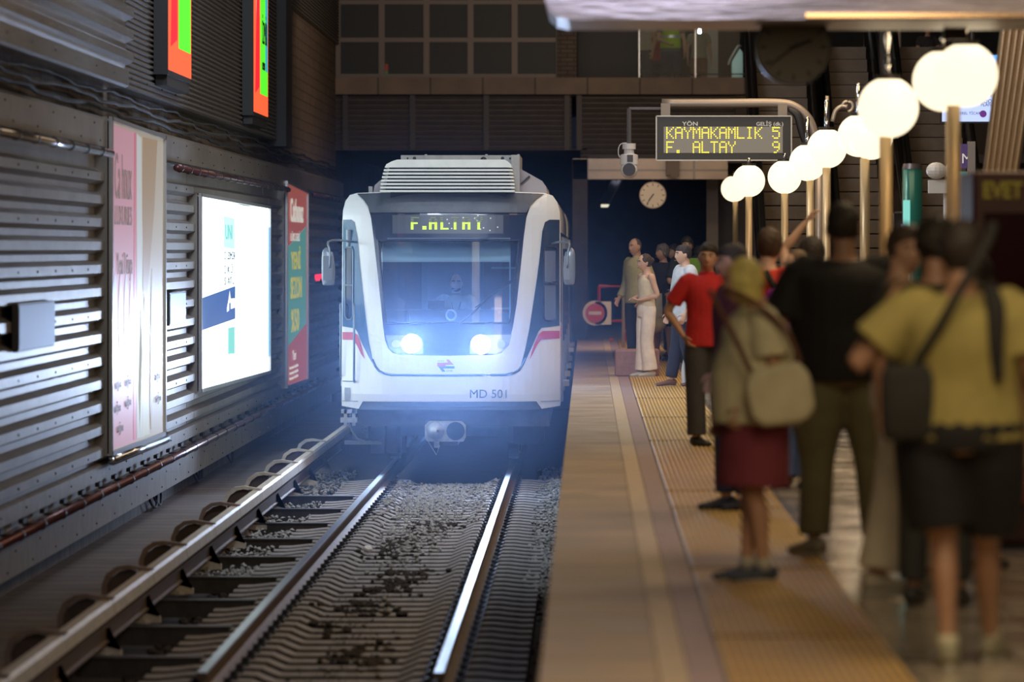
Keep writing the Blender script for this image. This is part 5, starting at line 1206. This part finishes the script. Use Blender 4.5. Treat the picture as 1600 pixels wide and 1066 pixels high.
    if shoes and feet:
        for sd, sg in (('L', 1), ('R', -1)):
            Hp, K, An, fy = Lg[sd]; R = Matrix.Rotation(fy, 3, 'Z'); gz = An.z-.085
            bm = B(); loft(bm, [(*(An+R@V(0, .068, -.045)), .032, .036), (*(An+R@V(0, .02, -.035)), .043, .048), (*(An+R@V(0, -.06, -.048)), .047, .036), (*(An+R@V(0, -.14, -.058)), .05, .026), (*(An+R@V(0, -.195, -.064)), .032, .018)], n=14, sm=3)
            for v in bm.verts:
                if v.co.z < gz+.002: v.co.z = gz+.002
            so = fin('shoe', bm, M('shoe_%02x%02x%02x' % tuple(int(255*a) for a in shoes), shoes, .5), e, True)
            bm = B(); pl = [(.036*math.cos(a)*(1+.25*max(0, -math.sin(a))), -.065+.135*math.sin(a)) for a in [2*PI*i/18 for i in range(18)]]
            pl = [((An+R@V(px_, py_, 0)).x, (An+R@V(px_, py_, 0)).y) for px_, py_ in pl]
            prism(bm, pl, gz, gz+.018, 'XY'); fin('sole', bm, M('sole_pale' if sum(shoes) > .1 else 'sole_dark', (.5, .48, .44) if sum(shoes) > .1 else (.02, .02, .02), .6), so)
            if t_sock.get(label): 
                bm = B(); loft(bm, [(*(An+V(0, .0, -.02)), .042, .046), (*(An+V(0, .0, .045)), .040, .044)], n=12, sm=1); fin('sock', bm, cloth(t_sock[label]), e, True)
    return e
t_sock = {}
def at(px, pyf):  # standing point on the platform
    Y = 1.6*F/(pyf-389); return (px-918)/F*Y, Y
cr = (.52, .46, .36)
# 1 woman in white trousers, seen in profile, facing the track
x, Y = at(1010, 589)
wA = {'L': ((.24, .06, 1.17), (.12, -.15, 1.10), (-.8, -.3, .0)), 'R': ((.24, .04, 1.17), (.12, -.15, 1.12), (.8, -.3, .05))}
person(x, Y, 0, -1.15, 1.53, 'woman in cream sleeveless top and wide white trousers by the stone block', {'c': (.80, .70, .52), 'tank': 1, 'hem': 1.0, 'ease': .006, 'n': 'tank_top'}, {'c': (.88, .78, .70), 'ease': .02, 'flare': .035, 'len': 1.97}, 'bun', (.05, .03, .02), 'light', (.6, .56, .5), arms=wA, legs={'L': ((.06, -.02, .49), (.07, .03, .085)), 'R': ((.06, -.03, .49), (.07, -.03, .085))}, build=.93, hpitch=.05, vox=.012)
# 2 man in pale yellow shirt beyond her
x, Y = at(996, 572)
person(x-.01, Y, 0, -.9, 1.74, 'man in pale yellow long sleeved shirt beyond the woman in white trousers', {'c': (.44, .40, .22), 'sleeve': 1.9, 'ease': .03, 'hem': .86, 'collar': 1}, {'c': (.03, .035, .06)}, 'shaved', (.10, .07, .05), 'mid', arms={'L': ((.27, .04, 1.14), (.24, -.10, .92)), 'R': ((.27, .04, 1.14), (.24, -.12, .93))}, vox=.013, hyaw=.1)
# 3 grey-haired person in black with the bags
x, Y = at(1036, 564)
p3 = person(x, Y, 0, -.5, 1.66, 'grey haired woman in black dress carrying bags behind the woman in white', {'c': (.02, .02, .03), 'hem': .9, 'sleeve': .7}, {'c': (.02, .02, .028), 'skirt': .52, 'n': 'skirt'}, 'thick', (.16, .14, .13), 'mid', arms={'L': ((.26, -.02, 1.16), (.25, -.20, 1.05)), 'R': ((.26, .02, 1.14), (.24, -.12, .95))}, hyaw=-.6, vox=.013, build=1.1)
e = empty('tote_bag', (W(1037, 0, Y)[0], Y-.30, W(0, 496, Y)[1])); tag(e, 'cream tote bag with black straps on the arm of the woman in black', 'bag')
bm = B(); prism(bm, [(-.13, -.02), (.10, .06), (.16, .36), (-.12, .34)], -.06, .06); fin('bag_body', bm, cloth((.55, .48, .36)), e, bevel=.01)
bm = B(); prism(bm, [(-.02, .01), (.03, .03), (.03, .37), (-.03, .36)], -.065, -.06); fin('stripe', bm, cloth((.015, .015, .015)), e)
bm = B(); tube(bm, [(-.06, 0, .34), (-.02, 0, .47), (.05, 0, .50), (.10, 0, .47), (.11, 0, .35)], .010, 6, 3); fin('strap', bm, cloth((.015, .015, .015)), e)
bm = B(); ball(bm, (0, 0, 0), .13, .1, .11, 18, 12)
for v in bm.verts: v.co *= 1+.15*pnoise(v.co*14); v.co.z += .25*max(0, v.co.x)
o = fin('round_bag', bm, cloth((.50, .38, .18)), None, True); o.location = (W(1028, 0, Y-.3)[0], Y-.35, W(0, 508, Y)[1]); tag(o, 'round straw coloured bag hanging below the cream tote', 'bag')
# 4 dark figures behind
x, Y = at(1072, 566)
person(x, Y, 0, .5, 1.76, 'man in dark clothes with green backpack behind the man in white', {'c': (.02, .025, .03), 'sleeve': .9}, {'c': (.02, .02, .025)}, 'thick', (.03, .022, .015), 'mid', vox=.014, hyaw=-.5, arms={'L': ((.28, -.04, 1.17), (.18, -.22, 1.15)), 'R': ((.28, -.02, 1.15), (.2, -.2, 1.05))})
bm = B(); loft(bm, [(0, 0, 0, .10, .07), (0, 0, .1, .13, .09), (0, 0, .35, .12, .08), (0, 0, .45, .08, .05)], n=14, sm=3, power=3); o = fin('backpack', bm, cloth((.18, .36, .03)), None, True); o.location = (W(1084, 0, Y)[0]-.02, Y-.18, 1.02); tag(o, 'bright green backpack behind the man in the white tee', 'backpack')
person(W(1092, 0, 80)[0], 79.5, 0, .2, 1.62, 'person with dark curly hair standing farthest back in the crowd', {'c': (.05, .04, .04)}, {'c': (.03, .03, .035)}, 'curly', (.03, .02, .015), 'dark', vox=.015, hyaw=.4)
person(W(1054, 0, 80)[0], 80.5, 0, -.3, 1.66, 'person in black with raised forearm behind the cream tote', {'c': (.018, .018, .024)}, {'c': (.02, .02, .025)}, 'short', (.03, .02, .02), 'mid', vox=.015, hyaw=-.6, arms={'R': ((.27, -.1, 1.2), (.2, -.25, 1.28))})
# 5 man in white tee
x, Y = at(1068, 604)
person(x+.02, Y, 0, -1.2, 1.64, 'young man in oversized white tee shirt with dark trousers', {'c': (.62, .66, .74), 'ease': .035, 'sleeve': .9, 'hem': .80, 'sw': .03}, {'c': (.025, .03, .06), 'ease': .02}, 'short', (.03, .022, .02), 'light', (.16, .08, .06), arms={'L': ((.26, .02, 1.14), (.25, -.10, .90)), 'R': ((.26, .0, 1.13), (.24, -.12, .90))}, legs={'L': ((.10, -.02, .49), (.10, .10, .085)), 'R': ((.09, -.08, .49), (.09, -.16, .085))}, vox=.012)
bm = B(); loft(bm, [(0, 0, -.22, .13, .05), (0, 0, -.05, .14, .06), (0, 0, .15, .10, .04), (0, 0, .26, .05, .02)], n=14, sm=3); o = fin('shopping_bag', bm, cloth((.60, .63, .70)), None, True); o.location = (W(1083, 0, 63.2)[0], 63.2, .225); tag(o, 'pale plastic carrier bag held low beside the man in the white tee', 'bag')
bm = B(); loft(bm, [(0, 0, -.1, .09, .05), (0, 0, .02, .10, .06), (0, 0, .14, .05, .03)], n=14, sm=3); o = fin('waist_bag', bm, cloth((.012, .012, .015)), None, True); o.location = (W(1079, 0, 63.2)[0], 63.2, .50); tag(o, 'small black bag above the pale carrier bag', 'bag')
# 6 man in red polo
x, Y = at(1105, 697)
person(x, Y, 0, .25, 1.64, 'man in red polo shirt and dark grey trousers facing the camera', {'c': (.52, .02, .025), 'ease': .03, 'sleeve': .72, 'hem': .86, 'collar': 1, 'sw': .016}, {'c': (.055, .055, .06), 'ease': .022, 'len': 1.97, 'flare': .012}, 'short', (.03, .02, .015), 'mid', (.02, .02, .022), arms={'R': ((.33, .09, 1.17), (.22, -.03, .95)), 'L': ((.26, .03, 1.14), (.22, -.10, .92))}, legs={'R': ((.11, -.02, .49), (.10, -.02, .085), .3), 'L': ((.11, .0, .49), (.14, .0, .085), .5)}, hyaw=-.35, vox=.011)
# 7 person in maroon behind the blond woman
x, Y = at(1180, 797)
person(x-.12, Y, 0, -1.2, 1.62, 'person in dark maroon top behind the blond woman', {'c': (.075, .015, .03), 'sleeve': .8, 'ease': .03}, {'c': (.02, .025, .045), 'ease': .02}, 'short', (.04, .03, .025), 'mid', (.015, .015, .018), vox=.012, legs={'L': ((.09, -.02, .49), (.09, .05, .085)), 'R': ((.09, -.03, .49), (.09, -.03, .085))})
# 9 brown-haired youth in red with black backpack
person(W(1200, 0, 38)[0], 38, 0, 2.5, 1.73, 'brown haired youth in bright red shirt with black backpack strap', {'c': (.66, .05, .03), 'sleeve': .7, 'ease': .02}, {'c': (.05, .07, .12), 'ease': .02}, 'thick', (.06, .032, .018), 'light', vox=.012, hyaw=.3)
bm = B(); loft(bm, [(0, 0, -.22, .08, .05), (0, 0, -.14, .10, .06), (0, 0, .02, .10, .06), (0, 0, .10, .06, .03)], n=14, sm=3, power=3); tube(bm, [(.0, 0, .06), (-.05, .0, .22), (-.10, .03, .36), (-.13, .10, .46)], .022, 8, 3); o = fin('backpack', bm, cloth((.015, .014, .016)), None, True); o.location = (W(1226, 0, 38)[0]+.02, 37.80, .98); o.rotation_euler.z = .3; tag(o, 'black backpack on the youth in the bright red shirt', 'backpack')
# 10 long-haired woman in purple and jeans
x, Y = at(1246, 762)
person(x, Y, 0, -.45, 1.58, 'long haired woman in purple top and flared blue jeans', {'c': (.45, .03, .40), 'sleeve': .3, 'hem': 1.06, 'ease': .008}, {'c': (.12, .19, .30), 'ease': .012, 'flare': .07, 'len': 1.98}, 'long', (.16, .09, .045), 'light', (.02, .02, .025), hyaw=-.35, vox=.012)
# 11 dark-haired woman with raised arm
person(W(1268, 0, 41)[0], 41, 0, 2.9, 1.68, 'dark haired woman raising her arm behind the long haired woman', {'c': (.05, .03, .04), 'sleeve': .2}, {'c': (.03, .03, .05)}, 'bob', (.025, .017, .014), 'light', vox=.013, arms={'L': ((.24, -.10, 1.66), (.07, -.12, 1.88)), 'R': ((.26, .05, 1.14), (.27, 0, .9))})
# 12 large man in black, from behind
x, Y = at(1333, 868)
person(x-.05, Y, 0, PI+.08, 1.83, 'big man in black tee shirt and olive trousers seen from behind', {'c': (.012, .011, .012), 'ease': .035, 'sleeve': .85, 'hem': .88, 'sw': .03}, {'c': (.16, .145, .08), 'ease': .03, 'len': 1.95}, 'short', (.022, .017, .013), 'dark', (.28, .25, .20), build=1.42, belly=.07, arms={'R': ((.32, -.02, 1.16), (.31, -.18, .98)), 'L': ((.33, .03, 1.15), (.32, -.14, .98))}, legs={'L': ((.13, -.02, .49), (.15, .02, .085), .5), 'R': ((.14, -.01, .49), (.17, .02, .085), -.4)}, hyaw=-.1, vox=.010)
# 13 person with mask and white trousers
x, Y = at(1432, 950)
person(x-.0, Y+1.2, 0, 1.9, 1.70, 'person in white trousers and pale face mask between the two large men', {'c': (.05, .045, .05), 'ease': .02}, {'c': (.72, .67, .56), 'ease': .03, 'flare': .02}, 'thick', (.05, .032, .022), 'mid', (.5, .46, .38), vox=.011, hyaw=-1.6, arms={'L': ((.2, .03, 1.14), (.18, -.05, .9)), 'R': ((.2, .03, 1.14), (.18, -.05, .9))}, legs={'L': ((.10, -.12, .49), (.10, -.18, .085)), 'R': ((.10, .08, .49), (.10, .16, .085))})
# 8 blond woman, profile to the left
x, Y = at(1186, 908)
t_sock['blond woman in cream tee shirt and maroon shorts with a cream shoulder bag'] = (.5, .48, .42)
x -= .015
person(x, Y, 0, -1.35, 1.54, 'blond woman in cream tee shirt and maroon shorts with a cream shoulder bag', {'c': (.72, .67, .46), 'ease': .05, 'sleeve': .66, 'hem': .86, 'sw': .035, 'flare': .02}, {'c': (.24, .045, .07), 'skirt': .52, 'n': 'culottes', 'flare': .015, 'ease': .03}, 'bob', (.75, .64, .22), 'mid', (.05, .065, .11), build=1.16, belly=.06, hpitch=.1, lean=-.06, arms={'R': ((.26, .02, 1.12), (.24, -.12, .90)), 'L': ((.24, .04, 1.14), (.2, -.1, .95))}, legs={'L': ((.07, -.03, .49), (.07, .03, .085)), 'R': ((.07, -.02, .49), (.07, -.03, .085))}, vox=.010)
e = empty('shoulder_bag', (x+.10, Y-.33, .90)); e.rotation_euler = (0, -.28, .15); tag(e, 'cream canvas shoulder bag on a brown strap at the blond woman\'s side', 'bag')
bm = B(); prism(bm, [(-.16, -.06), (-.12, -.12), (.08, -.15), (.15, -.11), (.17, .06), (.13, .14), (-.10, .15), (-.15, .09)], -.045, .045); o = fin('bag_body', bm, cloth((.70, .65, .46)), e, bevel=.03)
bm = B(); tube(bm, [(-.10, 0, .15), (-.13, -.01, .32), (-.16, .05, .50), (-.15, .18, .56)], .014, 8, 4); tube(bm, [(.14, 0, .12), (.12, .03, .30), (.0, .1, .48), (-.08, .2, .55)], .014, 8, 4); fin('strap', bm, cloth((.14, .06, .04)), e, True)
# 15, 16 heads behind the yellow-shirt man
person(W(1462, 0, 24.4)[0], 24.4, 0, 2.9, 1.72, 'tall person with curly dark hair behind the man in the yellow tee', {'c': (.05, .045, .02)}, {'c': (.03, .03, .03)}, 'curly', (.022, .016, .012), 'dark', vox=.012)
person(W(1522, 0, 27.2)[0], 27.2, 0, 2.6, 1.58, 'person with dark ponytail between the yellow tee and the red kiosk', {'c': (.03, .01, .012)}, {'c': (.02, .02, .02)}, 'tail', (.022, .014, .012), 'dark', vox=.012, hyaw=.6)
# 14 man in olive-yellow tee
x, Y = at(1502, 1042)
lab = 'man in olive yellow tee shirt and black shorts with crossbody bag, nearest the camera'
t_sock[lab] = (.5, .48, .36)
person(x, Y, 0, PI-.12, 1.69, lab, {'c': (.31, .26, .085), 'ease': .035, 'sleeve': .62, 'hem': .90, 'sw': .035}, {'c': (.007, .007, .009), 'len': .84, 'ease': .035}, 'thick', (.02, .014, .012), 'dark', (.30, .28, .2), build=1.28, arms={'R': ((.29, .0, 1.14), (.27, -.06, .90)), 'L': ((.42, .02, 1.19), (.30, -.10, 1.43), (-.45, -.1, .85))}, legs={'R': ((.09, -.20, .50), (.10, -.36, .085), -.3), 'L': ((.07, -.02, .49), (.05, .06, .085), .2)}, hyaw=.1, hpitch=.15, vox=.010)
e = empty('crossbody_bag', (W(1416, 0, Y)[0], Y-.10, W(0, 630, Y)[1])); tag(e, 'black crossbody bag hanging at the left hip of the man in the yellow tee', 'bag')
bm = B(); loft(bm, [(0, 0, -.14, .08, .04), (0, 0, -.10, .10, .06), (0, 0, .10, .105, .06), (0, 0, .15, .08, .04)], n=18, sm=2, power=4); fin('bag_body', bm, cloth((.012, .012, .014)), e, True)
bm = B(); tube(bm, [(.02, 0, .13), (.10, -.08, .27), (.20, -.12, .45), (.29, -.07, .60), (.33, .06, .68)], .019, 8, 4); fin('strap', bm, cloth((.02, .02, .022)), e, True)
e = empty('rucksack', (W(1555, 0, Y)[0], Y-.16, 1.0)); tag(e, 'black rucksack strap and pouch on the right shoulder of the man in the yellow tee', 'bag')
bm = B(); loft(bm, [(.0, 0, .10, .02, .015), (-.01, -.01, .25, .032, .022), (-.01, .0, .38, .036, .02), (-.03, .07, .46, .03, .02)], n=12, sm=4); fin('strap', bm, cloth((.014, .014, .018)), e, True)
# gallery people
yG = 102.6
person(W(1048, 0, yG)[0], yG, 4.4, .0, 1.72, 'person in yellow green safety vest standing behind the gallery railing', {'c': (.11, .12, .14), 'vest': (.36, .52, .03), 'ease': .02, 'sleeve': .5}, {'c': (.03, .04, .07)}, 'shaved', (.16, .13, .11), 'mid', vox=.018, arms={'R': ((.24, -.03, 1.18), (.05, -.22, 1.08)), 'L': ((.26, .0, 1.15), (.26, -.05, .92))}, feat=False)
person(W(1005, 0, yG+.5)[0], yG+.5, 4.4, -.7, 1.80, 'person in white tee shirt at the left end of the gallery railing', {'c': (.48, .45, .38), 'ease': .02}, {'c': (.08, .085, .10)}, 'short', (.05, .04, .03), 'mid', vox=.018, feat=False)
person(W(1030, 0, yG+1.2)[0], yG+1.2, 4.4, -.2, 1.45, 'person in dark red top behind the one in the safety vest', {'c': (.30, .02, .04)}, {'c': (.03, .03, .05)}, 'thick', (.04, .03, .03), 'mid', vox=.02, feat=False)
person(W(1092, 0, yG+.3)[0], yG+.3, 4.4, .2, 1.50, 'person in beige top by the tube lamp on the gallery', {'c': (.28, .26, .18)}, {'c': (.20, .10, .06)}, 'bob', (.20, .17, .12), 'mid', vox=.02, feat=False)
person(W(1455, 0, 101)[0], 102, 4.4, 0, 1.40, 'distant bald person at the top of the escalators', {'c': (.05, .05, .06)}, {'c': (.03, .03, .05)}, 'shaved', (.5, .4, .33), 'light', vox=.02, feat=False)
# driver
d = person(XC+(709-702)/130, Y0+1.25, -1.05+TZ-(432-389)/130-1.66, 0, 1.68, 'bald bearded driver seated behind the train windscreen', {'c': (.36, .42, .48), 'ease': .015, 'sleeve': .7, 'collar': 1}, {'c': (.03, .04, .07)}, 'shaved', (.30, .19, .14), 'mid', arms={'L': ((.30, -.10, 1.18), (.22, -.34, 1.16)), 'R': ((.30, -.10, 1.18), (.22, -.34, 1.16))}, legs={'L': ((.12, -.42, .86), (.12, -.44, .46)), 'R': ((.12, -.42, .86), (.12, -.44, .46))}, hyaw=0, vox=.011)
bm = B(); ball(bm, V(0, -.062, 1.562), .056, .046, .040, 14, 10); fin('beard', bm, M('beard_brown', (.07, .045, .035), .9), d, True)
bm = B(); tube(bm, [(-.07, -.05, 1.47), (-.05, -.13, 1.36), (0, -.15, 1.22), (.05, -.13, 1.36), (.07, -.05, 1.47)], .007, 6, 3); fin('lanyard', bm, cloth((.04, .06, .12)), d)
bm = B(); box(bm, -.19, .19, .12, .2, -.1+.9, 1.40); box(bm, -.25, .25, -.4, .2, .72, .80); box(bm, -.06, .06, -.12, .05, .45, .72)
o = fin('driver_seat', bm, M('seat_fabric', (.04, .05, .08), .8), None, bevel=.02); o.location = d.location; tag(o, 'dark driver seat inside the train cab', 'seat')
